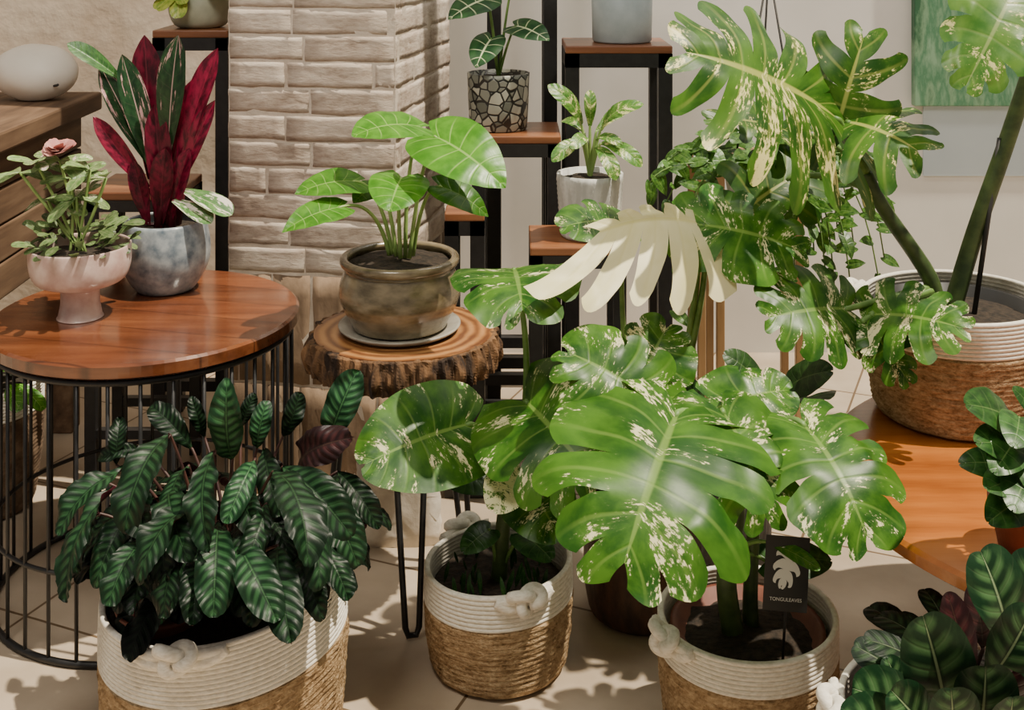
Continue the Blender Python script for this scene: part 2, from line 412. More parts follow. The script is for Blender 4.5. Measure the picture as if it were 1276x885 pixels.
# mosaic pot
m = Mt('stone_mosaic'); v = m.coord()
vo = m.n('ShaderNodeTexVoronoi', {'feature': 'DISTANCE_TO_EDGE'}); m.set(vo.inputs['Vector'], v); vo.inputs['Scale'].default_value = 46
vc = m.n('ShaderNodeTexVoronoi', {'feature': 'F1'}); m.set(vc.inputs['Vector'], v); vc.inputs['Scale'].default_value = 46
sx = m.n('ShaderNodeSeparateColor', i0=vc.outputs['Color'])
cc = m.ramp(sx.outputs[0], [(.0, (.1, .11, .09)), (.5, (.23, .24, .2)), (1, (.46, .46, .38))])
ed = m.mapr(vo.outputs['Distance'], .05, .1)
m.bump(ed, .5, .002); MAT['mosaic'] = m.fin(m.mix(ed, (.012, .013, .012), cc), .4)
# floor tiles
m = Mt('beige_floor_tile'); v = m.coord((1, 1, 1), (0, 0, math.radians(23)))
br = m.n('ShaderNodeTexBrick', {'offset': 0.0}, i0=v)
for k, val in (('Scale', 1.0), ('Mortar Size', .003), ('Brick Width', .4), ('Row Height', .4), ('Mortar Smooth', .2)): br.inputs[k].default_value = val
br.inputs['Color1'].default_value = (1, 1, 1, 1); br.inputs['Color2'].default_value = (.9, .9, .9, 1); br.inputs['Mortar'].default_value = (0.3, .24, .18, 1)
h = m.noise(v, 7, 6)
c = m.ramp(h, [(.3, (.38, .3, .215)), (.7, (.5, .41, .31))])
MAT['floor'] = m.fin(m.mix(1.0, c, br.outputs['Color'], 'MULTIPLY'), .42, .4)
m = Mt('abstract_green_paint'); v = m.coord((2.6, 1, .8)); h = m.noise(v, 6.5, 6, .62)
z = m.n('ShaderNodeSeparateXYZ', i0=m.coord()).outputs[2]
h3 = m.math('ADD', m.math('MULTIPLY', h, 1.0), m.math('MULTIPLY', z, .25))
MAT['paint'] = m.fin(m.ramp(h3, [(.38, (.22, .38, .24)), (.49, (.07, .21, .11)), (.57, (.2, .35, .21)), (.68, (.03, .12, .055))]), .5)
# ---------------------------------------------------------------- setting
bm = NB(); box(bm, (0, 1.5, -.02), (7, 5, .04)); struct('floor', bm, MAT['floor'])
bm = NB(); box(bm, (1.75, 3.45, 1.3), (4.5, .1, 2.6)); struct('wall_back', bm, MAT['wall'])
bm = NB(); box(bm, (-2.0, 3.4, 1.3), (3.0, .1, 2.6)); struct('wall_left', bm, MAT['wall_cream'])
bm = NB(); box(bm, (0.3, 2.62, 2.45), (4.6, .12, .14), bev=.01); struct('trim_1', bm, MAT['tan_wood'])
for x in (-1.94, 2.54):
    bm = NB(); box(bm, (x, 2.62, 1.19), (.12, .12, 2.38)); struct('trim_2', bm, MAT['tan_wood'])
bm = NB(); box(bm, (1.85, 3.397, .6), (1.38, .006, .2)); struct('wall_shade_band', bm, MAT['wall_shade'])  # thin panel whose colour paints the shaded wall below the painting
# brick pillar
pl = [(-.603, 2.56), (-.243, 2.51), (-.155, 2.97), (-.58, 3.05)]
bm = NB(); prism(bm, [(-.6027, 2.561), (-.2435, 2.5113), (-.1555, 2.9697), (-.5797, 3.0492)], 0, 2.38); pil = struct('wall_pillar', bm, MAT['mortar'])
def bricks(bm, p0, p1, z0, z1, bl, bh, off, jt=.008):
    p0, p1 = Vector((*p0, 0)), Vector((*p1, 0)); d = (p1 - p0); L = d.length; d.normalize()
    nrm = Vector((d.y, -d.x, 0)); rz = math.atan2(d.y, d.x)
    z = z0; row = 0
    while z < z1 - .01:
        h = min(bh, z1 - z)
        x = -(bl * .5 if row % 2 else 0) + off - bl
        while x < L - .004:
            l = bl * U(.85, 1.15)
            a = max(0, x); b = min(L, x + l)
            if b - a > .02:
                j = U(-.0006, .0006)
                c = p0 + d * ((a + b) / 2) + nrm * (-.0145 + j); c.z = z + h / 2
                box(bm, c, (b - a - U(.4, 1.1) * jt, .03, h - U(.5, 1.3) * jt), rz + U(-.002, .002))
            x += l
        z += bh; row += 1
def roughen(bm, amp, cuts=4):
    bmesh.ops.subdivide_edges(bm, edges=bm.edges[:], cuts=cuts, use_grid_fill=True)
    bm.normal_update()
    for v in bm.verts:
        o = v.co.copy()
        v.co += v.normal * (noise.noise(o * 22) * amp + noise.noise(o * 60) * amp * .6 + noise.noise(o * 140) * amp * .3)
        v.co += Vector((noise.noise(o * 45 + Vector((7, 0, 0))), noise.noise(o * 45 + Vector((0, 9, 0))), noise.noise(o * 45 + Vector((0, 0, 5))))) * amp * .9
bm = NB(); bricks(bm, pl[0], pl[1], .47, 1.6, .2, .056, 0); bricks(bm, pl[1], pl[2], .47, 1.6, .2, .056, .05)
bricks(bm, pl[3], pl[0], .47, 1.6, .2, .056, 0); roughen(bm, .0021)
obj('brick_face', bm, MAT['brick'], pil)
bm = NB(); bricks(bm, pl[0], pl[1], 0, .47, .085, .235, 0); bricks(bm, pl[1], pl[2], 0, .47, .085, .235, 0); bricks(bm, pl[3], pl[0], 0, .47, .085, .235, 0); roughen(bm, .003)
obj('brick_base', bm, MAT['brick_base'], pil)
# stone block
t = thing('stone_block', 'pale rough stone block on the floor behind the stump table leg', 'stone block', (-.225, 2.4, 0))
bm = NB(); box(bm, (-.225, 2.39, .085), (.16, .12, .17), .05)
roughen(bm, .007, 6)
obj('block', bm, MAT['paleblock'], t)
# ---------------------------------------------------------------- pots & baskets
def soil(root, c, r, seg=32):
    bm = NB()
    lathe(bm, [(r, 0), (r * .8, .004), (r * .5, .007), (r * .2, .008), (0, .008)], c, seg, lambda v, a: v + Vector((0, 0, .004 * noise.noise(v * 60))))
    return obj('soil', bm, MAT['soil'], root)
def knot_mesh(c, ax, rim_c, rr, ang, zt, rope_r=.0088):
    bm = NB(); c = Vector(c); ax = Vector(ax).normalized(); up = Vector((0, 0, 1)); sd = ax.cross(up).normalized()
    pts = []
    for i in range(60):
        t = 2 * PI * i / 60
        x = math.sin(t) + 2 * math.sin(2 * t); y = math.cos(t) - 2 * math.cos(2 * t); z = -math.sin(3 * t)
        pts.append(c + (sd * x * 1.05 + up * y * .68 + ax * z * 1.0) * .0085)
    tube(bm, pts, rope_r, 8, True)
    for s in (-1, 1):
        arc = [c]
        for k in range(1, 7):
            a = ang + s * k * .06
            arc.append(Vector((rim_c[0] + math.cos(a) * (rr + .006), rim_c[1] + math.sin(a) * (rr + .006), zt(a) - .004 - .012 * math.sin(k / 6 * PI))))
        tube(bm, spline(arc, 4), rope_r * .95, 8)
        arc2 = [p + Vector((0, 0, .011 * math.sin(PI * i / 6))) for i, p in enumerate(arc)]
        tube(bm, spline(arc2, 4), rope_r * .8, 8)
    return bm
def basket(root, c, rb, rt, h, band, knots=(), tilt=0.0, tang=0.0, rope='rope', body='jute'):
    c = Vector(c)
    def tw(v, a):
        f = v.z / h
        v.z += tilt * math.cos(a - tang) * f * (math.hypot(v.x, v.y) / rt)
        return v
    def rad(z):
        f = z / h
        return rb + (rt - rb) * f + .006 * math.sin(PI * min(1, f))
    def jf(v, a):
        k = 1 + .02 * noise.noise(v * 40) + .008 * noise.noise(Vector((a * 14, v.z * 90, 3)))
        return tw(Vector((v.x * k, v.y * k, v.z)), a)
    zb = h - band
    pr = [(0, 0), (rb * .6, 0), (rb * .93, .001), (rb, .007)]
    nrow = max(12, int(zb / .0045))
    for i in range(1, nrow + 1):
        z = .007 + (zb - .007) * i / nrow
        pr.append((rad(z) + .0016 * math.cos(i * PI), z))
    pr += [(rad(zb) - .008, zb), (rb - .008, .02), (0, .018)]
    bm = NB(); lathe(bm, pr, c, 72, jf)
    b = obj('basket', bm, MAT[body], root)
    n = max(3, int(round(band / .0066))); ch = band / n; pr = []
    for i in range(n):
        for q in range(5):
            th = -PI / 2 + PI * q / 4 * .98
            z = zb + ch * (i + .5) + math.sin(th) * ch * .5
            pr.append((rad(z) - .0015 + math.cos(th) * .0026, z))
    for i in range(n - 1, -1, -1):
        for q in range(3):
            th = PI / 2 - PI * q / 2 * .98
            z = zb + ch * (i + .5) + math.sin(th) * ch * .5
            pr.append((rad(z) - .006 - math.cos(th) * .0026, z))
    bm = NB(); lathe(bm, pr, c, 72, tw)
    obj('rope_band', bm, MAT[rope], b, label='white rope band')
    for a in knots:
        zt = lambda q: c.z + h + tilt * math.cos(q - tang)
        kc = Vector((c.x + math.cos(a) * (rt + .012), c.y + math.sin(a) * (rt + .012), zt(a) - .004))
        bm = knot_mesh(kc, (math.cos(a), math.sin(a), 0), (c.x, c.y), rt, a, zt)
        obj('rope_knot', bm, MAT[rope], b)
    return b
def pot(root, prof_, c, mat, name='pot', seg=56, fn=None):
    bm = NB(); lathe(bm, prof_, c, seg, fn); return obj(name, bm, MAT[mat], root)
def sm(pts, n=5):
    return [(p.x, p.y) for p in spline([Vector((a, b, 0)) for a, b in pts], n)]
def scat(bm, c, spread, count, L, kind='heart', W=.4, up=.5, cream=.1, bright=(.35, .7), lobes=5, sres=4, ures=3, **kw):
    c = Vector(c)
    for i in range(count):
        d = Vector((U(-1, 1), U(-1, 1), U(-.4, 1) * 1)).normalized()
        b = c + Vector((d.x * spread[0], d.y * spread[1], d.z * spread[2])) * (R() ** .4)
        dd = (Vector((d.x, d.y, d.z * .4 + U(-.6, .3)))).normalized(); l = L * U(.7, 1.2)
        n = Vector((U(-.4, .4), U(-.8, -.1), up + U(0, .5)))
        leaf(bm, b, b + dd * l, n, kind, W, lobes=lobes, cream=max(0, cream + U(-.2, .2)), bright=U(*bright), sres=sres, ures=ures, **kw)
# ---------------------------------------------------------------- left round wire table
TX, TY, TZ, TR = -.67, 2.21, .496, .275
t = thing('round_side_table', 'round reddish-brown wood side table with black wire cage base', 'table', (TX, TY, 0))
bm = NB(); lathe(bm, [(0, -.026), (TR - .006, -.026), (TR, -.022), (TR, -.004), (TR - .005, 0), (TR * .7, 0), (TR * .35, 0), (0, 0)], (TX, TY, TZ), 96)
obj('tabletop', bm, MAT['table_wood'], t, False)
CR = .262
for z, r, nm in ((.462, .0055, 'top_ring'), (.15, .004, 'middle_ring'), (.006, .006, 'floor_ring')):
    bm = NB(); ring(bm, (TX, TY, z), CR, r, 8, 72); obj(nm, bm, MAT['black'], t)
for i in range(32):
    a = 2 * PI * (i + .3) / 32; x, y = TX + math.cos(a) * CR, TY + math.sin(a) * CR
    bm = NB(); tube(bm, [(x, y, .006), (x, y, .25), (x, y, .47)], .0034, 6); obj('wire_rod', bm, MAT['black'], t)
# ---------------------------------------------------------------- stump table
SX, SY, SZ, SR = (502 - 638) / F * 2.17, 2.17, .474, .170
t = thing('stump_table', 'live-edge wood slab table with bark rim on black hairpin legs', 'table', (SX, SY, 0))
def sr(a): return 1 + .035 * noise.noise(Vector((math.cos(a) * 1.5, math.sin(a) * 1.5, 4))) + .015 * noise.noise(Vector((math.cos(a) * 6, math.sin(a) * 6, 1)))
def sf(v, a): k = sr(a); return Vector((v.x * k, v.y * k, v.z))
bm = NB(); lathe(bm, [(0, -.045), (SR * .93, -.045), (SR * .94, -.002), (SR * .94, .001), (SR * .6, .001), (SR * .3, .001), (0, .001)], (SX, SY, SZ), 72, sf)
obj('slab', bm, MAT['endgrain'], t, False)
def bf(v, a):
    q = Vector((math.cos(a) * 13, math.sin(a) * 13, v.z * 18))
    k = sr(a) * (1 + .06 * (abs(noise.noise(q)) * 2 - .5) + .03 * noise.noise(Vector((math.cos(a) * 34, math.sin(a) * 34, v.z * 50))))
    return Vector((v.x * k, v.y * k, v.z + .004 * noise.noise(Vector((math.cos(a) * 5, math.sin(a) * 5, 2)))))
bm = NB(); lathe(bm, [(SR * .925, .0005), (SR * .96, .0005)] + [(SR * (.985 + .02 * math.sin(PI * i / 12)), -.002 - .056 * i / 12) for i in range(13)] + [(SR * .9, -.058)], (SX, SY, SZ), 220, bf)
obj('bark', bm, MAT['bark'], t, False)
for a in (-PI / 2 + .2, PI * .12 + .3, PI * .88 + .3):
    ca, sa = math.cos(a), math.sin(a); tx, ty = -sa, ca
    bm = NB(); pts = []
    top = Vector((SX + ca * .1, SY + sa * .1, SZ - .047)); ft = Vector((SX + ca * .145, SY + sa * .145, .008)); w = Vector((tx, ty, 0))
    pts = [top - w * .032] + [top * (1 - f) + ft * f - w * (.032 * (1 - f) + .011 * f) for f in (.3, .6, .9, .97)]
    pts += [ft - w * .007, ft + w * .007] + [top * (1 - f) + ft * f + w * (.032 * (1 - f) + .011 * f) for f in (.97, .9, .6, .3)] + [top + w * .032]
    tube(bm, pts, .0055, 8); obj('hairpin_leg', bm, MAT['black'], t)
# ---------------------------------------------------------------- right round table
RX, RY, RZ, RR = .915, 1.80, .374, .43
t = thing('round_coffee_table', 'large round polished orange-brown wood table at right', 'table', (RX, RY, 0))
bm = NB(); lathe(bm, [(0, -.028), (RR - .012, -.028), (RR, -.02), (RR, -.005), (RR - .006, 0), (RR * .7, 0), (RR * .3, 0), (0, 0)], (RX, RY, RZ), 128)
obj('tabletop', bm, MAT['orange_wood'], t, False)
bm = NB(); lathe(bm, sm([(0, 0), (.17, 0), (.17, .02), (.06, .05), (.05, .2), (.08, .33), (.14, .346), (0, .346)], 4), (RX, RY, 0), 48); obj('pedestal', bm, MAT['orange_wood'], t)
# ---------------------------------------------------------------- plant stands
def stand(name, label, x0, x1, y0, y1, z, leg=.022, group=None, mid=None):
    t = thing(name, label, 'plant stand', ((x0 + x1) / 2, (y0 + y1) / 2, 0), group)
    bm = NB(); box(bm, ((x0 + x1) / 2, (y0 + y1) / 2, z - .009), (x1 - x0, y1 - y0, .018), 0, .003); obj('wooden_top', bm, MAT['stand_wood'], t, False)
    for x in (x0 + leg / 2, x1 - leg / 2):
        for y in (y0 + leg / 2, y1 - leg / 2):
            bm = NB(); box(bm, (x, y, (z - .018) / 2), (leg, leg, z - .018), 0, .001); obj('leg', bm, MAT['black'], t, False)
    bm = NB(); zz = z - .018 - leg / 2
    for y in (y0 + leg / 2, y1 - leg / 2): box(bm, ((x0 + x1) / 2, y, zz), (x1 - x0, leg, leg))
    for x in (x0 + leg / 2, x1 - leg / 2): box(bm, (x, (y0 + y1) / 2, zz), (leg, y1 - y0, leg))
    obj('frame', bm, MAT['black'], t, False)
    for y in (y0 + leg / 2, y1 - leg / 2):
        bm = NB(); box(bm, ((x0 + x1) / 2, y, .12), (x1 - x0, leg * .8, leg * .8)); obj('stretcher', bm, MAT['black'], t, False)
    return t
GS = 'black metal plant stands'
stand('plant_stand', 'tall black stand left of the brick pillar, under the grey-green bowl', -.846, -.668, 2.83, 3.01, .959, .03, GS)
stand('plant_stand', 'low black stand behind the crimson-leaved plant', -.91, -.71, 2.56, 2.76, .637, .024, GS)
stand('plant_stand', 'black stand with wood top carrying the mosaic pot', -.09, .11, 2.7, 2.9, .7325, .03, GS)
stand('plant_stand', 'black stand with wood top carrying the pale blue pot', .122, .367, 2.75, 2.96, .93, .032, GS)
stand('plant_stand', 'black stand with wood top under the white textured pot', .037, .236, 2.48, 2.67, .541, .026, GS)
stand('plant_stand', 'tallest black stand, rising out of frame behind the mosaic pot', -.062, .112, 2.98, 3.16, 1.42, .034, GS)
stand('plant_stand', 'narrow black stand against the right side of the brick pillar', -.142, -.058, 2.53, 2.61, .6, .03, GS)
# wooden stand on the right
t = thing('wooden_stand', 'slim tan wooden stand with tall legs behind the hanging plant', 'plant stand', (.545, 2.82, 0))
bm = NB(); box(bm, (.545, 2.82, .66), (.25, .18, .02), 0, .003); obj('wooden_top', bm, MAT['tan_wood'], t, False)
for x in (.432, .475, .655):
    for y in (2.745, 2.895):
        bm = NB(); box(bm, (x, y, .325), (.018, .018, .65), 0, .002); obj('leg', bm, MAT['tan_wood'], t, False)
# ---------------------------------------------------------------- console, stone, painting
t = thing('wooden_console', 'weathered brown wooden console at the left wall', 'console', (-1.28, 2.56, 0))
bm = NB(); box(bm, (-1.28, 2.56, .778), (.56, .76, .044), 0, .006); obj('slab_top', bm, MAT['old_wood'], t, False)
bm = NB()
for i in range(4): box(bm, (-1.29, 2.56, .44 + .0765 * i + .038), (.5, .7, .073), 0, .004)
obj('body', bm, MAT['old_wood'], t, False)
for x in (-1.51, -1.07):
    for y in (2.24, 2.88):
        bm = NB(); box(bm, (x, y, .22), (.055, .055, .44), 0, .004); obj('leg', bm, MAT['old_wood'], t, False)
t = thing('stone_lamp', 'smooth white oval stone on the wooden console', 'stone', (-1.107, 2.8, .8))
bm = NB(); bmesh.ops.create_uvsphere(bm, u_segments=40, v_segments=24, radius=1)
for v in bm.verts:
    k = 1 + .05 * noise.noise(v.co * 1.5)
    x, y, z = v.co * k
    v.co = Vector((-1.107 + x * .098, 2.8 + y * .08, .8 + .064 + max(z, -.97) * .066))
obj('stone', bm, MAT['stone'], t)
bm = NB(); tube(bm, [Vector((-1.107 + math.cos(a) * .075, 2.8 - .06 - .014 * math.sin(a + .2), .845 + .006 * math.sin(a * 2))) for a in [-.2 - i * .1 for i in range(5)]], .003, 6)
obj('slit', bm, MAT['stake'], t)
t = thing('painting', 'abstract green painting on the back wall', 'painting', (1.45, 3.385, .7))
bm = NB(); box(bm, (1.46, 3.385, 1.02), (.666, .03, .64), 0, .003); obj('canvas', bm, MAT['paint'], t, False)
# ---------------------------------------------------------------- PLANTS
PX = lambda px, Y: (px - 638) / F * Y
# -- pink footed bowl
Y = 2.177; cx = PX(100, Y)
t = thing('footed_bowl_planter', 'pink footed ceramic bowl of pale green plants on the side table', 'potted plant', (cx, Y, TZ))
pot(t, sm([(0, 0), (.038, 0), (.038, .006), (.034, .03), (.036, .052), (.05, .058), (.078, .07), (.088, .095), (.089, .128), (.085, .128), (.08, .1), (0, .1)], 5), (cx, Y, TZ), 'pink', 'footed_bowl')
soil(t, (cx, Y, TZ + .112), .082)
sb = NB()
tips = ((75, 200), (45, 203), (112, 212), (95, 245), (60, 250), (132, 222), (25, 215), (88, 222))
for (px, py) in tips:
    tube(sb, bez((cx + U(-.02, .02), Y, TZ + .11), P((px + 100) / 2, py + 50, Y), P(px, py, Y), 8), .003, 6)
obj('stem', sb, MAT['stem_pale'], t)
bm = NB()
for (px, py) in tips:
    for k in range(5):
        a = U(0, 2 * PI); b = P(px, py, Y); d = Vector((math.cos(a), math.sin(a) * .7, U(-.5, .35)))
        leaf(bm, b, b + d.normalized() * U(.045, .075), (0, -.5, .8), 'lance', .25, lobes=5, sres=4, ures=3, cream=U(0, .5), bright=U(.2, .65))
for k in range(70):
    a = U(0, 2 * PI); r = .085 * math.sqrt(R()); b = Vector((cx + math.cos(a) * r, Y + math.sin(a) * r, TZ + .12 + U(0, .05)))
    d = Vector((math.cos(a), math.sin(a), U(-.3, .8))).normalized()
    leaf(bm, b, b + d * U(.025, .042), (0, -.4, .8), 'lance', .3, lobes=4, sres=3, ures=2, cream=U(0, .3), bright=U(-.25, .2))
obj('foliage', bm, MAT['succ'], t)
bm = NB()
for k in range(34):
    a = U(0, 2 * PI); b = P(75, 192, Y - .01); d = Vector((math.cos(a), math.sin(a), U(.1, 1.2))).normalized()
    leaf(bm, b, b + d * .032, (0, -.5, .8), 'lance', .4, lobes=3, sres=3, ures=2)
obj('flower', bm, MAT['pinkflower'], t)
# -- blue-grey bowl with crimson plant
Y = 2.345; cx = PX(206, Y)
t = thing('potted_crimson_plant', 'crimson and striped leafy plant in speckled blue-grey bowl on side table', 'potted plant', (cx, Y, TZ))
pot(t, sm([(0, 0), (.045, 0), (.062, .012), (.082, .05), (.086, .085), (.08, .125), (.076, .135), (.071, .133), (.074, .11), (0, .11)], 5), (cx, Y, TZ), 'bluegrey')
soil(t, (cx, Y, TZ + .116), .073)
sb = NB()
for i in range(8): tube(sb, [(cx + U(-.02, .02), Y + U(-.015, .015), TZ + .11), (cx + U(-.035, .035), Y + U(-.02, .02), TZ + .22)], .009, 7)
obj('stem', sb, MAT['strom_red'], t)
for (bx, by, tx, ty, dy, W, mk, br, n) in [
    (190, 225, 180, 44, .02, .15, 'strom_red', .1, (.3, -1, .1)), (210, 190, 222, 44, -.03, .165, 'strom_green', .45, (-.1, -1, .15)),
    (222, 215, 272, 60, .0, .14, 'strom_red', 1.2, (-.35, -1, .1)), (188, 205, 124, 80, .0, .14, 'strom_green', .6, (.3, -1, .2)),
    (185, 235, 116, 145, -.02, .14, 'strom_red', 1.1, (.2, -1, .2)), (222, 235, 268, 125, -.02, .14, 'strom_red', 1.1, (-.3, -1, .1)),
    (200, 280, 206, 185, -.03, .2, 'strom_red', .4, (0, -1, .1)), (190, 210, 152, 68, -.01, .15, 'strom_green', .5, (.4, -1, .1)),
    (185, 280, 166, 200, -.02, .18, 'strom_red', .45, (.2, -1, .1)), (205, 270, 192, 130, -.02, .15, 'strom_red', .4, (.3, -1, .1)),
    (212, 275, 236, 185, -.02, .18, 'strom_red', .6, (-.2, -1, .1)), (212, 220, 246, 95, .02, .15, 'strom_red', .6, (-.3, -1, .1)), (198, 220, 204, 75, .03, .15, 'strom_red', .2, (.1, -1, .1)),
    (150, 98, 84, 54, -.02, .2, 'darkleaf', .9, (.1, -.7, .7)), (228, 238, 289, 268, -.05, .26, 'white_var', .5, (0, -.5, .8)), (215, 250, 264, 278, -.06, .25, 'white_var', .5, (0, -.5, .8))]:
    put_leaf(t, MAT[mk], P(bx, by, Y + dy * .3), P(tx, ty, Y + dy), n, (cx + U(-.01, .01), Y, TZ + .12), None, .003, MAT['strom_red'] if mk != 'darkleaf' else MAT['stem'], kind='strap', W=W, lobes=10, fold=.35, droop=.2, arch=.04, ripple=0, wav=.015, cream=.43 if mk == 'white_var' else (.36 if mk == 'strom_green' else .05), bright=br)
# -- brown glazed bowl with green heart leaves
Y = SY; cx = PX(498, Y); zs = SZ + .002
t = thing('potted_heart_leaf_plant', 'bright green heart-leaved plant in a mottled brown glazed bowl on stump table', 'potted plant', (cx, Y, zs))
pot(t, [(0, 0), (.095, 0), (.108, .008), (.11, .012), (.105, .012), (.09, .006), (0, .006)], (cx, Y, zs), 'saucer', 'saucer')
z2 = zs + .007
pot(t, sm([(0, 0), (.075, 0), (.088, .012), (.107, .05), (.108, .075), (.1, .1), (.097, .108), (.106, .114), (.107, .124), (.1, .128), (.092, .122), (.092, .1), (0, .1)], 5), (cx, Y, z2), 'brownglaze')
soil(t, (cx, Y, z2 + .114), .092)
for (b, tp, n, W, br, px0) in [
    ((542, 170, 2.1), (636, 242, 2.02), (.15, -.75, .65), .39, .5, 510), ((524, 158, 2.2), (432, 174, 2.12), (0, -.35, .93), .44, .45, 505),
    ((500, 222, 2.1), (484, 268, 2.02), (0, -.8, .6), .6, .45, 499), ((443, 226, 2.15), (362, 246, 2.1), (-.1, -.5, .85), .35, .3, 490),
    ((425, 258, 2.1), (346, 294, 2.04), (-.1, -.6, .8), .28, .35, 486), ((548, 232, 2.1), (612, 274, 2.1), (.3, -.6, .75), .32, .1, 514),
    ((470, 232, 2.2), (438, 256, 2.15), (0, -.6, .8), .42, .2, 494)]:
    put_leaf(t, MAT['caladium'], P(*b), P(*tp), n, P(px0, 322, Y + U(-.02, .02)), P(px0 + (b[0] - px0) * .25 + U(-6, 6), (b[1] + 240) / 2 - 5, Y), .0033, MAT['stem_pale'], kind='arrow', W=W, lobes=7, cream=0, bright=br, arch=.1, a0=-66, a1=50, droop=.3)
# -- mosaic pot
Y = 2.8; cx = PX(621, Y); zs = .7335
t = thing('potted_veined_plant', 'white-veined dark leaf plant in grey stone mosaic pot', 'potted plant', (cx, Y, zs))
pot(t, [(0, 0), (.064, 0), (.067, .004), (.07, .06), (.072, .118), (.073, .13), (.067, .13), (.066, .11), (0, .11)], (cx, Y, zs), 'mosaic')
soil(t, (cx, Y, zs + .115), .066)
for (b, tp, n, W) in [((608, -2, 2.78), (555, 28, 2.72), (0, -.6, .8), .36), ((612, 48, 2.76), (592, 88, 2.7), (-.2, -.8, .6), .42), ((642, 32, 2.78), (688, 54, 2.72), (.2, -.7, .7), .36),
                      ((640, -30, 2.8), (690, -40, 2.75), (0, -.6, .8), .4), ((603, -25, 2.8), (560, -35, 2.8), (0, -.6, .8), .4)]:
    put_leaf(t, MAT['alocasia'], P(*b), P(*tp), n, (cx, Y, zs + .115), None, .003, MAT['stem'], kind='arrow', W=W, lobes=5, cream=0, bright=.5)
# -- white textured pot
Y = 2.575; cx = PX(735, Y); zs = .542
t = thing('potted_dieffenbachia', 'speckled pale green plant in white textured pot on a black stand', 'potted plant', (cx, Y, zs))
pot(t, [(0, 0), (.06, 0), (.063, .004)] + [(.063 + .008 * i / 24 + .0012 * (i % 2), .004 + .121 * i / 24) for i in range(1, 25)] + [(.071, .134), (.065, .134), (.064, .115), (0, .115)], (cx, Y, zs), 'white_pot')
soil(t, (cx, Y, zs + .12), .063)
for (tx, ty, dy, n) in [(683, 106, -.02, (.3, -.8, .5)), (802, 130, -.03, (-.2, -.6, .8)), (800, 208, -.06, (-.2, -.5, .8)), (688, 202, -.07, (.2, -.5, .8)), (735, 112, .0, (0, -1, .3)), (775, 140, .05, (-.2, -.8, .4)), (700, 150, .05, (.2, -.7, .5)), (768, 225, -.08, (0, -.5, .8)), (712, 185, -.08, (.2, -.6, .7)), (775, 180, -.05, (-.2, -.6, .7))]:
    bx, by = 735 + (tx - 735) * .2, 186 + (ty - 186) * .22 - 12
    put_leaf(t, MAT['dumb'], P(bx, by, Y), P(tx, ty, Y + dy), n, (cx, Y, zs + .12), None, .0035, MAT['stem_pale'], kind='strap', W=.23, lobes=8, cream=.39, bright=U(.3, .6), arch=.2, wav=.04)
# -- pale blue pot (top, cropped)
Y = 2.85; cx = PX(775, Y); zs = .931
t = thing('potted_plant_in_blue_pot', 'pale blue cylindrical pot on the black stand at the top edge', 'potted plant', (cx, Y, zs))
pot(t, [(0, 0), (.066, 0), (.07, .004), (.073, .15), (.067, .15), (.066, .13), (0, .13)], (cx, Y, zs), 'bluepot')
soil(t, (cx, Y, zs + .135), .066)
bm = NB(); scat(bm, (cx, Y, zs + .22), (.08, .08, .06), 24, .07, cream=.1); obj('foliage', bm, MAT['pothos'], t)
# -- grey-green bowl (top left)
Y = 2.92; cx = PX(250, Y); zs = .96
t = thing('potted_yellow_leaf_plant', 'yellow-green plant in grey-green bowl at the top left', 'potted plant', (cx, Y, zs))
pot(t, sm([(0, 0), (.05, 0), (.07, .02), (.078, .06), (.072, .1), (.066, .1), (.068, .085), (0, .085)], 4), (cx, Y, zs), 'greenpot')
soil(t, (cx, Y, zs + .09), .065)
bm = NB()
for (tx, ty) in ((180, -8), (195, 12), (205, -15), (222, 22), (285, -5), (250, -30), (228, 5)):
    b = P(225 if tx < 230 else 255, -12, Y - .06); leaf(bm, b, P(tx, ty, Y - .11), (0, -.7, .7), 'lance', .35, lobes=5, sres=5, ures=3, cream=.2, bright=U(.4, .6))
obj('foliage', bm, MAT['yellowleaf'], t)
# -- pot under the console
cx, Y = -1.105, 2.5
t = thing('floor_basket', 'brown basket with grey rim on the floor behind wire table', 'basket', (cx, Y, 0))
basket(t, (cx, Y, 0), .105, .125, .265, .06, (), body='brownpot')
soil(t, (cx, Y, .23), .112)
bm = NB(); scat(bm, (cx + .03, Y - .03, .3), (.12, .1, .08), 30, .07, kind='lance', W=.3, bright=(.3, .6)); obj('foliage', bm, MAT['caladium'], t)
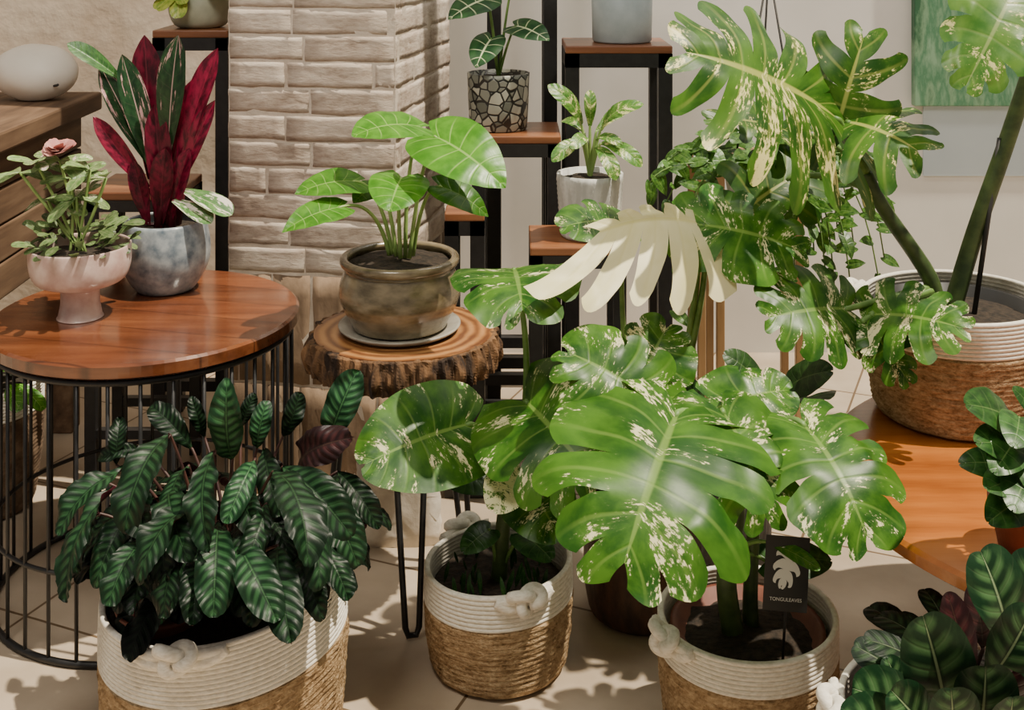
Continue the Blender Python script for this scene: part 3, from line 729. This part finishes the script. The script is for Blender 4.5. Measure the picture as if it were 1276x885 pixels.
# -- basket 1: calathea
Y = 1.78; cx = PX(281, Y)
t = thing('potted_calathea', 'dark feather-patterned leafy plant in the largest jute basket, front left', 'potted plant', (cx, Y, 0))
basket(t, (cx, Y, 0), .166, .177, .25, .085, (-PI / 2 - .12,), .022, .5)
soil(t, (cx, Y, .215), .163)
pot(t, [(.05, .0), (.062, .06), (.066, .065), (.062, .068), (.056, .06), (0, .055)], (cx - .075, Y - .06, .17), 'terracotta', 'nursery_pot', 32)
crown = Vector((cx, Y, .25))
CL = [(290, 572, 1.72, 283, 472, 1.68, 'u'), (320, 560, 1.8, 332, 500, 1.8, 'u'), (410, 552, 1.85, 446, 460, 1.85, 'u'), (212, 542, 1.75, 155, 660, 1.63, ''),
      (160, 585, 1.77, 72, 668, 1.7, ''), (148, 608, 1.72, 84, 752, 1.62, ''), (268, 562, 1.68, 262, 690, 1.57, ''),
      (318, 572, 1.7, 280, 655, 1.62, 'u'), (340, 588, 1.7, 384, 704, 1.57, ''), (352, 582, 1.75, 438, 668, 1.68, ''), (252, 628, 1.66, 172, 722, 1.55, ''),
      (272, 650, 1.64, 266, 770, 1.54, ''), (294, 675, 1.63, 346, 776, 1.53, ''), (346, 680, 1.64, 364, 804, 1.52, ''), (396, 606, 1.78, 446, 706, 1.71, ''),
      (212, 605, 1.7, 235, 700, 1.58, ''), (332, 628, 1.66, 302, 716, 1.58, ''), (190, 665, 1.66, 134, 756, 1.57, ''), (390, 672, 1.68, 434, 750, 1.63, ''),
      (240, 560, 1.85, 188, 506, 1.88, 'd'), (352, 545, 1.85, 374, 488, 1.85, 'd'), (255, 545, 1.9, 238, 494, 1.9, 'd'), (372, 582, 1.8, 442, 545, 1.73, 'm'),
      (420, 588, 1.8, 472, 660, 1.76, 'd'), (300, 532, 1.92, 318, 490, 1.92, 'd'), (362, 628, 1.7, 398, 732, 1.59, ''), (172, 628, 1.72, 118, 732, 1.63, ''),
      (395, 560, 1.9, 425, 508, 1.92, 'd'), (180, 560, 1.86, 122, 572, 1.86, 'd'), (235, 685, 1.63, 205, 772, 1.55, 'd'), (330, 685, 1.64, 310, 782, 1.55, 'd'),
      (405, 640, 1.76, 455, 680, 1.75, 'd'), (130, 600, 1.8, 88, 625, 1.8, 'd'), (145, 580, 1.85, 150, 520, 1.88, 'd'), (300, 600, 1.7, 325, 670, 1.62, ''),
      (205, 685, 1.66, 168, 770, 1.57, 'd'), (250, 685, 1.63, 240, 782, 1.54, 'd'), (370, 690, 1.68, 402, 772, 1.6, 'd'), (125, 640, 1.74, 94, 714, 1.66, 'd'), (185, 590, 1.74, 190, 670, 1.62, 'd'), (235, 580, 1.72, 215, 655, 1.64, ''),
      (300, 640, 1.68, 325, 735, 1.58, 'd'), (225, 640, 1.68, 210, 738, 1.58, 'd'), (410, 610, 1.8, 420, 695, 1.72, 'd'), (155, 640, 1.72, 150, 726, 1.64, 'd'), (330, 560, 1.78, 350, 645, 1.7, 'd')]
for (bx, by, bY, tx, ty, tY, k) in CL:
    b, tp = P(bx, by, bY), P(tx, ty, tY)
    mk = 'calathea_maroon' if k == 'm' else 'calathea'
    n = (U(-.2, .2), -.9, .35) if k == 'u' else (U(-.45, .45) + (tx - 280) / 400, -.7, .6)
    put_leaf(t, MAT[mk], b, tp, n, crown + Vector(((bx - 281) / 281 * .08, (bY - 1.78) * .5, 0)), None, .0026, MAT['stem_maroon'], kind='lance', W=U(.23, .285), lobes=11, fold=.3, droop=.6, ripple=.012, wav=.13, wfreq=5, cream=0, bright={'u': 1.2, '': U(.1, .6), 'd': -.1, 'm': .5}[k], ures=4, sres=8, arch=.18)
bm = NB()
for i in range(100):
    a = U(0, 2 * PI); el = U(-.1, 1.0); q = U(.4, .92)
    d = Vector((math.cos(a) * math.cos(el), math.sin(a) * math.cos(el), math.sin(el)))
    b = Vector((cx, Y + .02, .285)) + Vector((d.x * .17, d.y * .13, d.z * .12)) * q
    dd = (Vector((d.x, d.y, -.5 + U(-.4, .4)))).normalized()
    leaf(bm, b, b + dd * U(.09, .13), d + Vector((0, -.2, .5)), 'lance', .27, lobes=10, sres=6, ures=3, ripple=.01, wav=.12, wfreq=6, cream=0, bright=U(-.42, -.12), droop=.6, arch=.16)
obj('foliage', bm, MAT['calathea'], t)
# -- basket 2: monstera centre
Y = 1.97; cx = PX(621, Y)
t = thing('potted_monstera', 'variegated monstera in the middle jute basket, beside hairpin leg', 'potted plant', (cx, Y, 0), 'variegated monsteras')
basket(t, (cx, Y, 0), .108, .12, .17, .055, (-PI / 2 + .35, PI / 2 + .5), .008, 0)
soil(t, (cx, Y, .13), .106)
sb = NB(); tube(sb, spline([(cx, Y, .125), P(628, 640, 1.96), P(640, 560, 1.95)], 6), [.014 - .0004 * i for i in range(13)], 9); obj('stem', sb, MAT['stem_dark'], t)
mm = MAT['monstera']; s0 = P(628, 655, 1.96); s1 = P(640, 570, 1.95)
put_leaf(t, mm, P(586, 528, 1.93), P(445, 584, 1.84), (-.1, -.74, .67), s1, None, .005, kind='heart', W=.47, lobes=7, cream=.345, bright=.42)
put_leaf(t, mm, P(640, 335, 1.95), P(652, 394, 1.82), (0, -.42, .9), P(655, 500, 1.95), P(660, 410, 1.97), .005, kind='mon', W=.74, lobes=6, gap=.14, split=.5, slitp=.45, cream=.34, bright=.42, ures=6, sres=12, a0=-50, a1=60, droop=.15, arch=.12, wav=.08)
put_leaf(t, mm, P(655, 500, 1.88), P(745, 602, 1.74), (-.15, -.72, .68), s1, None, .005, kind='mon', W=.6, lobes=6, gap=.17, split=.38, slitp=.55, point=.08, cream=.345, bright=.42, ures=7, sres=14, wav=.08)
put_leaf(t, mm, P(648, 585, 1.86), P(612, 640, 1.78), (-.1, -.85, .5), s0, None, .004, kind='heart', W=.42, cream=.55, bright=.55)
put_leaf(t, mm, P(655, 600, 1.88), P(700, 675, 1.78), (.1, -.85, .5), s0, None, .004, kind='heart', W=.5, cream=.345, bright=.35)
put_leaf(t, mm, P(690, 492, 1.94), P(795, 452, 1.9), (0, -.45, .9), s1, None, .005, kind='mon', W=.5, lobes=6, gap=.17, split=.4, slitp=.55, cream=.34, bright=.42)
put_leaf(t, MAT['darkleaf'], P(605, 600, 1.98), P(552, 600, 1.98), (0, -.5, .8), s0, None, .004, kind='heart', W=.4, cream=0, bright=.3)
put_leaf(t, MAT['darkleaf'], P(650, 665, 1.94), P(690, 700, 1.9), (0, -.5, .8), (cx, Y, .13), None, .003, kind='heart', W=.4, cream=.2, bright=.4)
put_leaf(t, MAT['darkleaf'], P(610, 660, 1.94), P(575, 690, 1.9), (0, -.5, .8), (cx, Y, .13), None, .003, kind='heart', W=.4, cream=.2, bright=.4)
bm = NB()
for i in range(34):
    a = U(0, 2 * PI); rr = .09 * math.sqrt(R()); b = Vector((cx + math.cos(a) * rr, Y + math.sin(a) * rr, .135))
    leaf(bm, b, b + Vector((U(-.4, .4), U(-.4, .4), 1)).normalized() * U(.02, .05), (0, -1, .2), 'lance', .12, lobes=3, sres=2, ures=2, cream=0, bright=U(.2, .5))
obj('moss', bm, MAT['darkleaf'], t)['kind'] = 'stuff'
# -- basket 3: monstera front right
Y = 1.764; cx = PX(931, Y)
t = thing('potted_monstera', 'biggest split-leaf variegated monstera, in basket holding a black tag', 'potted plant', (cx, Y, 0), 'variegated monsteras')
basket(t, (cx, Y, 0), .112, .1295, .2, .05, (PI + .42,), .004, 0)
pot(t, [(.095, .0), (.106, .05), (.112, .055), (.112, .06), (.104, .06), (.1, .045), (0, .04)], (cx, Y, .12), 'terracotta', 'nursery_pot', 40)
soil(t, (cx, Y, .163), .1)
sb = NB(); tube(sb, spline([(cx - .02, Y, .16), P(905, 720, 1.75), P(918, 640, 1.76), P(915, 575, 1.76)], 6), [.017 - .0004 * i for i in range(19)], 9)
tube(sb, spline([(cx + .01, Y + .02, .16), P(935, 740, 1.78), P(940, 640, 1.78)], 6), [.013 - .0003 * i for i in range(13)], 9); obj('stem', sb, MAT['stem_dark'], t)
s0 = P(915, 690, 1.76); s1 = P(917, 620, 1.76)
BK = dict(kind='mon', ures=8, sres=18, wav=.1)
put_leaf(t, mm, P(844, 515, 1.68), P(772, 722, 1.48), (-.05, -.7, .71), s1, P(880, 500, 1.76), .007, W=.6, lobes=6, gap=.14, split=.36, slitp=.85, point=.1, cream=.345, bright=.45, a1=52, droop=.6, arch=.12, **BK)
put_leaf(t, mm, P(900, 512, 1.72), P(956, 658, 1.6), (.2, -.65, .72), s1, P(905, 520, 1.78), .006, W=.52, lobes=5, gap=.15, split=.36, slitp=.85, point=.1, cream=.35, bright=.35, droop=.55, arch=.12, **BK)
put_leaf(t, mm, P(1000, 528, 1.72), P(1085, 682, 1.58), (.15, -.7, .7), s1, P(960, 500, 1.76), .006, W=.55, lobes=6, gap=.14, split=.4, slitp=.7, point=.1, cream=.345, bright=.45, droop=.55, arch=.12, **BK)
put_leaf(t, mm, P(812, 502, 1.74), P(700, 436, 1.78), (0, -.62, .78), s1, P(870, 500, 1.78), .006, W=.57, lobes=6, gap=.14, split=.4, slitp=.7, point=.08, cream=.35, bright=.42, **BK)
put_leaf(t, mm, P(885, 512, 1.78), P(990, 486, 1.82), (0, -.5, .85), s1, None, .005, W=.42, lobes=6, gap=.15, split=.4, slitp=.65, cream=.36, bright=.45, **BK)
put_leaf(t, mm, P(800, 475, 1.85), P(832, 405, 1.9), (0, -.6, .8), s1, None, .005, W=.7, lobes=6, gap=.14, split=.42, slitp=.6, cream=.4, bright=.42, **BK)
put_leaf(t, MAT['dumb'], P(958, 676, 1.7), P(1022, 710, 1.68), (0, -.6, .8), s0, None, .003, kind='lance', W=.2, lobes=7, cream=.2, bright=.5)
put_leaf(t, MAT['darkleaf'], P(955, 700, 1.78), P(1040, 700, 1.8), (0, -.6, .8), s0, None, .003, kind='heart', W=.3, cream=0, bright=.4)
# -- tag
tc = P(980, 715, 1.69)
t = thing('plant_tag', 'black card tag with white leaf emblem standing in the basket', 'tag', (tc.x, 1.69, .17))
Mx = Matrix.Translation(tc) @ Matrix.Rotation(.08, 4, 'Y') @ Matrix.Rotation(-.12, 4, 'X')
bm = NB(); box(bm, (0, 0, 0), (.062, .0016, .1), M=Mx); obj('card', bm, MAT['card'], t, False)
bm = NB(); tube(bm, [tc + Vector((0, .003, -.03)), Vector((tc.x - .004, 1.695, .165))], .002, 6); obj('stick', bm, MAT['stake'], t)
bm = NB(); q = Mx @ Vector((.004, -.0022, .026)); q2 = Mx @ Vector((-.007, -.0022, -.018))
leaf(bm, q, q2, Mx.to_3x3() @ Vector((0, -1, 0)), 'mon', .46, lobes=4, gap=.32, split=.18, slitp=1, point=.2, arch=0, fold=0, droop=0, ripple=0, wav=0, sres=10, ures=6, curl=25)
for v in bm.verts:
    l = Mx.inverted() @ v.co; l.y = -.002; v.co = Mx @ l
obj('leaf_emblem', bm, MAT['whiteink'], t)
cu = bpy.data.curves.new('lettering', 'FONT'); cu.body = 'TONGULEAVES'; cu.size = .0066; cu.align_x = 'CENTER'
to = bpy.data.objects.new('lettering_source', cu); COL.objects.link(to); bpy.context.view_layer.update()
me = bpy.data.meshes.new_from_object(to.evaluated_get(bpy.context.evaluated_depsgraph_get()))
bpy.data.objects.remove(to)
bm = NB(); bm.from_mesh(me); bpy.data.meshes.remove(me)
bmesh.ops.transform(bm, matrix=Mx @ Matrix.Translation((0, -.002, -.036)) @ Matrix.Rotation(PI / 2, 4, 'X'), verts=bm.verts)
obj('lettering', bm, MAT['whiteink'], t, False)
# -- dark carved planter with cream monstera
Y = 2.12; cx = PX(800, Y)
t = thing('potted_monstera', 'monstera with one big cream split leaf in dark carved planter', 'potted plant', (cx, Y, 0), 'variegated monsteras')
pot(t, sm([(0, 0), (.08, 0), (.098, .03), (.103, .1), (.1, .17), (.092, .197), (.084, .195), (.088, .16), (0, .16)], 5), (cx, Y, 0), 'darkpot')
soil(t, (cx, Y, .165), .087)
s0 = Vector((cx, Y, .17))
put_leaf(t, MAT['monstera_pale'], P(882, 280, 2.0), P(748, 288, 1.92), (0, -.74, .67), s0, P(880, 420, 2.12), .006, label='cream leaf cut into fingers', kind='comb', W=.88, lobes=5, gap=.24, split=.14, slitp=1, point=.28, a0=-6, a1=56, asym=(1, .16), bend=-.06, cream=.12, bright=.55, droop=.3, fold=.25, ures=8, sres=18, arch=.05, curl=-4, wav=.06)
put_leaf(t, mm, P(872, 280, 1.985), P(1006, 316, 1.965), (0, -.7, .7), s0, P(872, 420, 2.14), .006, kind='mon', W=.5, lobes=6, gap=.17, split=.38, slitp=.8, point=.12, cream=.36, bright=.7, ures=7, sres=14)
put_leaf(t, mm, P(775, 278, 2.06), P(695, 285, 2.0), (0, -.5, .85), s0, P(770, 430, 2.14), .005, kind='mon', W=.42, lobes=6, gap=.2, slitp=.6, cream=.34, bright=.4)
# -- grey ribbed pot
Y = 2.25; cx = PX(915, Y)
t = thing('potted_dark_plant', 'dark leafy plant in ribbed grey pot behind the big monstera', 'potted plant', (cx, Y, 0))
pot(t, [(0, 0), (.06, 0), (.064, .005), (.072, .2), (.072, .212), (.066, .212), (.064, .19), (0, .19)], (cx, Y, 0), 'greypot', 'pot', 96, lambda v, a: Vector((v.x * (1 + .02 * math.cos(a * 32)), v.y * (1 + .02 * math.cos(a * 32)), v.z)))
soil(t, (cx, Y, .195), .063)
for (b, tp) in [((985, 480, 2.15), (1040, 462, 2.1)), ((960, 480, 2.2), (1000, 500, 2.12)), ((940, 470, 2.25), (900, 440, 2.25)), ((1000, 560, 2.1), (1040, 590, 2.05)), ((870, 500, 2.2), (850, 470, 2.2)), ((1000, 500, 2.1), (1030, 500, 2.0))]:
    put_leaf(t, MAT['darkleaf'], P(*b), P(*tp), (0, -.6, .8), (cx, Y, .2), None, .004, MAT['stem_dark'], kind='heart', W=.42, cream=0, bright=.2)
# -- basket d: tall monstera on the right table
Y = 2.05; cx = PX(1190, Y); zs = RZ + .001
t = thing('potted_monstera', 'tall variegated monstera in the basket on the orange-brown table', 'potted plant', (cx, Y, zs), 'variegated monsteras')
basket(t, (cx, Y, zs), .13, .154, .2, .06, (PI - .25,), .004, 0)
pot(t, [(.11, .0), (.13, .075), (.135, .078), (.135, .084), (.126, .084), (.122, .06), (0, .055)], (cx, Y, zs + .1), 'plastic', 'nursery_pot', 48)
soil(t, (cx, Y, zs + .165), .121)
sb = NB(); tube(sb, spline([(cx - .03, Y, zs + .16), P(1158, 345, 2.04), P(1100, 258, 2.03), P(1080, 215, 2.03)], 6), [.0155 - .0003 * i for i in range(19)], 10)
tube(sb, spline([(cx - .005, Y + .01, zs + .16), P(1215, 290, 2.06), P(1260, 160, 2.05), P(1300, 30, 2.04), P(1310, -60, 2.03)], 6), [.0165 - .0002 * i for i in range(25)], 10); obj('stem', sb, MAT['stem_dark'], t)
sb = NB(); tube(sb, [P(1214, 392, 2.04), P(1246, 172, 2.05)], .0045, 7); obj('stake', sb, MAT['stake'], t)
s0 = P(1080, 215, 2.03); fm = MAT['finger']
FK = dict(kind='mon', slitp=1, ures=7, sres=18, wav=.08)
put_leaf(t, fm, P(1046, 150, 1.98), P(838, 62, 1.9), (-.05, -.7, .72), s0, P(1060, 185, 2.01), .007, W=.6, lobes=8, gap=.34, split=.18, point=.28, cream=.345, bright=.48, droop=.55, a0=-85, a1=48, **FK)
put_leaf(t, fm, P(1046, 150, 2.0), P(1078, 40, 2.02), (-.1, -.75, .66), s0, None, .006, W=.62, lobes=3, gap=.34, split=.14, point=.32, cream=.345, bright=.45, a0=-5, a1=60, **FK)
put_leaf(t, fm, P(1056, 152, 1.99), P(1150, 192, 1.9), (.1, -.7, .72), s0, None, .006, W=.8, lobes=4, gap=.32, split=.2, point=.28, cream=.345, bright=.48, a0=-30, a1=46, droop=.5, **FK)
put_leaf(t, mm, P(1056, 385, 1.95), P(950, 398, 1.88), (0, -.75, .66), P(1160, 358, 2.04), P(1110, 370, 1.98), .006, W=.52, lobes=6, gap=.16, split=.32, point=.15, cream=.35, bright=.42, **FK)
put_leaf(t, mm, P(1085, 392, 1.95), P(1208, 412, 1.86), (.1, -.7, .7), P(1165, 360, 2.04), P(1110, 380, 1.98), .006, W=.52, lobes=6, gap=.18, split=.32, point=.16, cream=.35, bright=.48, **FK)
put_leaf(t, mm, P(1075, 400, 1.94), P(1135, 482, 1.88), (.05, -.75, .66), P(1165, 362, 2.04), P(1110, 380, 1.98), .006, W=.4, lobes=5, gap=.18, split=.32, point=.16, cream=.35, bright=.45, **FK)
put_leaf(t, fm, P(985, 222, 2.15), P(868, 312, 2.1), (-.1, -.8, .6), P(1090, 240, 2.04), None, .006, W=.42, lobes=6, gap=.25, split=.25, point=.25, cream=.33, bright=.25, **FK)
put_leaf(t, fm, P(985, 165, 2.2), P(872, 150, 2.15), (-.1, -.6, .8), P(1090, 220, 2.04), None, .005, W=.36, lobes=6, gap=.25, split=.25, point=.25, cream=.33, bright=.25, **FK)
put_leaf(t, MAT['dumb'], P(1268, -22, 1.95), P(1198, 118, 1.86), (-.15, -.9, .4), P(1305, -30, 2.03), None, .006, W=.36, lobes=6, gap=.15, split=.45, point=.1, cream=.34, bright=.4, **FK)
# -- hanging pothos
hx, hy = PX(955, 2.45), 2.45; hz = 1.2 - (300 + 0) / F * 2.45
t = thing('hanging_planter', 'trailing green plant in a white pot hung on black cords', 'hanging plant', (hx, hy, hz - .1))
pot(t, sm([(0, -.1), (.05, -.1), (.075, -.06), (.085, 0), (.079, 0), (.07, -.03), (0, -.03)], 4), (hx, hy, hz), 'hangpot')
soil(t, (hx, hy, hz - .02), .076)
top = Vector((hx + .005, hy, 1.12)); sb = NB()
for a in (PI * 1.15, PI * 1.75, PI * .5): tube(sb, [Vector((hx + math.cos(a) * .084, hy + math.sin(a) * .084, hz)), top], .0022, 6)
tube(sb, [top, Vector((hx + .005, hy + .1, 1.9)), Vector((hx + .005, hy + .13, 2.38))], .0025, 6); obj('cord', sb, MAT['stake'], t)
bm = NB(); vines = NB()
scat(bm, (hx, hy, hz + .02), (.16, .1, .1), 46, .05, W=.32, cream=.15, bright=(.3, .9), lobes=4)
for i in range(34):
    a = U(PI * .75, PI * 2.25); L = U(.02, .32) if i > 12 else U(-.1, .05); r = U(.06, .19)
    p0 = Vector((hx + math.cos(a) * .07, hy + math.sin(a) * .07, hz + .01)); p2 = p0 + Vector((math.cos(a) * r, math.sin(a) * .06, -L)); p1 = p0 + Vector((math.cos(a) * r * .8, math.sin(a) * .05, U(.02, .09)))
    pts = bez(p0, p1, p2, 8); tube(vines, pts, .0016, 5)
    for q in pts[1:]:
        d = Vector((U(-1, 1), U(-.8, .2), U(-.9, .2))).normalized(); leaf(bm, q, q + d * U(.03, .054), (U(-.3, .3), -.8, .5), 'arrow', .28, lobes=4, sres=4, ures=3, cream=U(0, .35), bright=U(.3, 1.0))
obj('vine', vines, MAT['stem'], t); obj('foliage', bm, MAT['pothos'], t)
# -- small plant on the right table
Y = 1.6; cx = PX(1278, Y); zs = RZ + .001
t = thing('potted_small_plant', 'small glossy green plant in terracotta pot at the right table edge', 'potted plant', (cx, Y, zs))
pot(t, [(0, 0), (.034, 0), (.045, .055), (.048, .056), (.048, .07), (.043, .07), (.042, .055), (0, .055)], (cx, Y, zs), 'terracotta', 'pot', 40)
soil(t, (cx, Y, zs + .058), .042)
for (b, tp) in [((1258, 522, 1.58), (1198, 504, 1.54)), ((1265, 548, 1.55), (1236, 592, 1.5)), ((1265, 560, 1.56), (1212, 552, 1.52)), ((1268, 600, 1.54), (1226, 612, 1.5)), ((1275, 620, 1.54), (1228, 654, 1.5)), ((1285, 510, 1.6), (1260, 482, 1.6)), ((1280, 570, 1.54), (1290, 620, 1.5)), ((1290, 520, 1.58), (1330, 540, 1.55)), ((1255, 580, 1.56), (1192, 578, 1.56)), ((1270, 520, 1.56), (1262, 560, 1.5)), ((1280, 590, 1.54), (1260, 640, 1.48))]:
    put_leaf(t, MAT['darkleaf'], P(*b), P(*tp), (U(-.2, .2), -.6, .75), (cx, Y, zs + .06), None, .002, kind='heart', W=.36, lobes=5, cream=.15, bright=U(.3, .7), sres=6, ures=4)
# -- basket e: calathea lower right
Y = 1.5; cx = PX(1200, Y)
t = thing('potted_calathea', 'banded-leaf plant in rope basket at the bottom right corner', 'potted plant', (cx, Y, 0))
basket(t, (cx, Y, 0), .13, .15, .225, .06, (PI - .05,), 0, 0)
soil(t, (cx, Y, .195), .135)
crown = Vector((cx, Y, .205))
for (bx, by, bY, tx, ty, tY, W, br, k) in [(1180, 905, 1.36, 1150, 768, 1.32, .34, .4, 'u'), (1258, 810, 1.42, 1222, 688, 1.42, .4, .6, 'u'), (1150, 890, 1.4, 1062, 858, 1.34, .32, .6, ''), (1205, 850, 1.45, 1180, 738, 1.46, .26, .6, 'm'),
    (1215, 890, 1.36, 1262, 836, 1.32, .36, .5, 'm'), (1230, 850, 1.4, 1285, 760, 1.38, .38, .45, ''), (1140, 915, 1.36, 1048, 895, 1.3, .32, .7, ''), (1270, 800, 1.45, 1292, 690, 1.46, .4, .4, ''), (1215, 925, 1.34, 1228, 830, 1.3, .4, .35, ''),
    (1225, 810, 1.47, 1212, 728, 1.48, .32, .5, 'm'), (1250, 900, 1.36, 1295, 850, 1.34, .4, .5, ''), (1130, 890, 1.42, 1105, 820, 1.42, .34, .4, ''), (1150, 860, 1.46, 1130, 800, 1.48, .34, .25, ''), (1160, 920, 1.33, 1110, 860, 1.3, .38, .6, ''), (1240, 930, 1.32, 1262, 870, 1.28, .4, .6, ''), (1180, 930, 1.32, 1185, 860, 1.28, .4, .45, '')]:
    put_leaf(t, MAT['calathea_maroon' if k == 'm' else 'rose_calathea'], P(bx, by, bY), P(tx, ty, tY), (U(-.2, .2), -.85, .5), crown, None, .003, MAT['stem_maroon'], kind='lance', W=W, lobes=6, fold=.25, cream=0, bright=br, ripple=.004, wav=.05, ures=6, sres=9)
bm = NB()
for i in range(46):
    a = U(0, 2 * PI); el = U(0, 1.0); d = Vector((math.cos(a) * math.cos(el), math.sin(a) * math.cos(el), math.sin(el)))
    b = Vector((cx + .02, Y, .23)) + Vector((d.x * .09, d.y * .1, d.z * .07)) * U(.5, 1)
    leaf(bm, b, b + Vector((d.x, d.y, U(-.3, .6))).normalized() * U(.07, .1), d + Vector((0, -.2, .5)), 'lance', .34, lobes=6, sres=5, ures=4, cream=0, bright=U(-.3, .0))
obj('foliage', bm, MAT['rose_calathea'], t)
# ---------------------------------------------------------------- light & camera
w = bpy.data.worlds.new('World'); bpy.context.scene.world = w; w.use_nodes = True
w.node_tree.nodes['Background'].inputs[0].default_value = (1, .92, .81, 1); w.node_tree.nodes['Background'].inputs[1].default_value = .3
def light(name, kind, loc, target, energy, color, size=None):
    l = bpy.data.lights.new(name, kind); l.energy = energy; l.color = color
    if kind == 'SUN': l.angle = size
    elif size: l.shape = 'RECTANGLE'; l.size, l.size_y = size
    o = bpy.data.objects.new(name, l); COL.objects.link(o); o.location = loc
    o.rotation_euler = (Vector(target) - Vector(loc)).to_track_quat('-Z', 'Y').to_euler()
    return o
light('sun', 'SUN', (1.3, 1.7, 2.9), (.2, 2.0, .3), 7.0, (1, .89, .71), math.radians(1.0))
light('front_fill', 'AREA', (-.6, .9, 2.5), (-.3, 2.4, .5), 32, (1, .92, .8), (.8, .6))  # added fill light, unseen, brightens the surfaces facing the camera
light('wall_wash_fill', 'AREA', (1.0, 2.75, 2.3), (1.0, 3.4, .6), 10, (1, .95, .87), (1.6, .2))  # added light out of view to brighten the back wall
cam = bpy.data.cameras.new('camera'); cam.sensor_width = 36; cam.sensor_fit = 'HORIZONTAL'; cam.lens = F / 1276 * 36
cam.shift_y = (HY - 442.5) / 1276; cam.clip_start = .02
co = bpy.data.objects.new('camera', cam); COL.objects.link(co); co.location = (0, 0, CH); co.rotation_euler = (PI / 2, 0, 0)
bpy.context.scene.camera = co
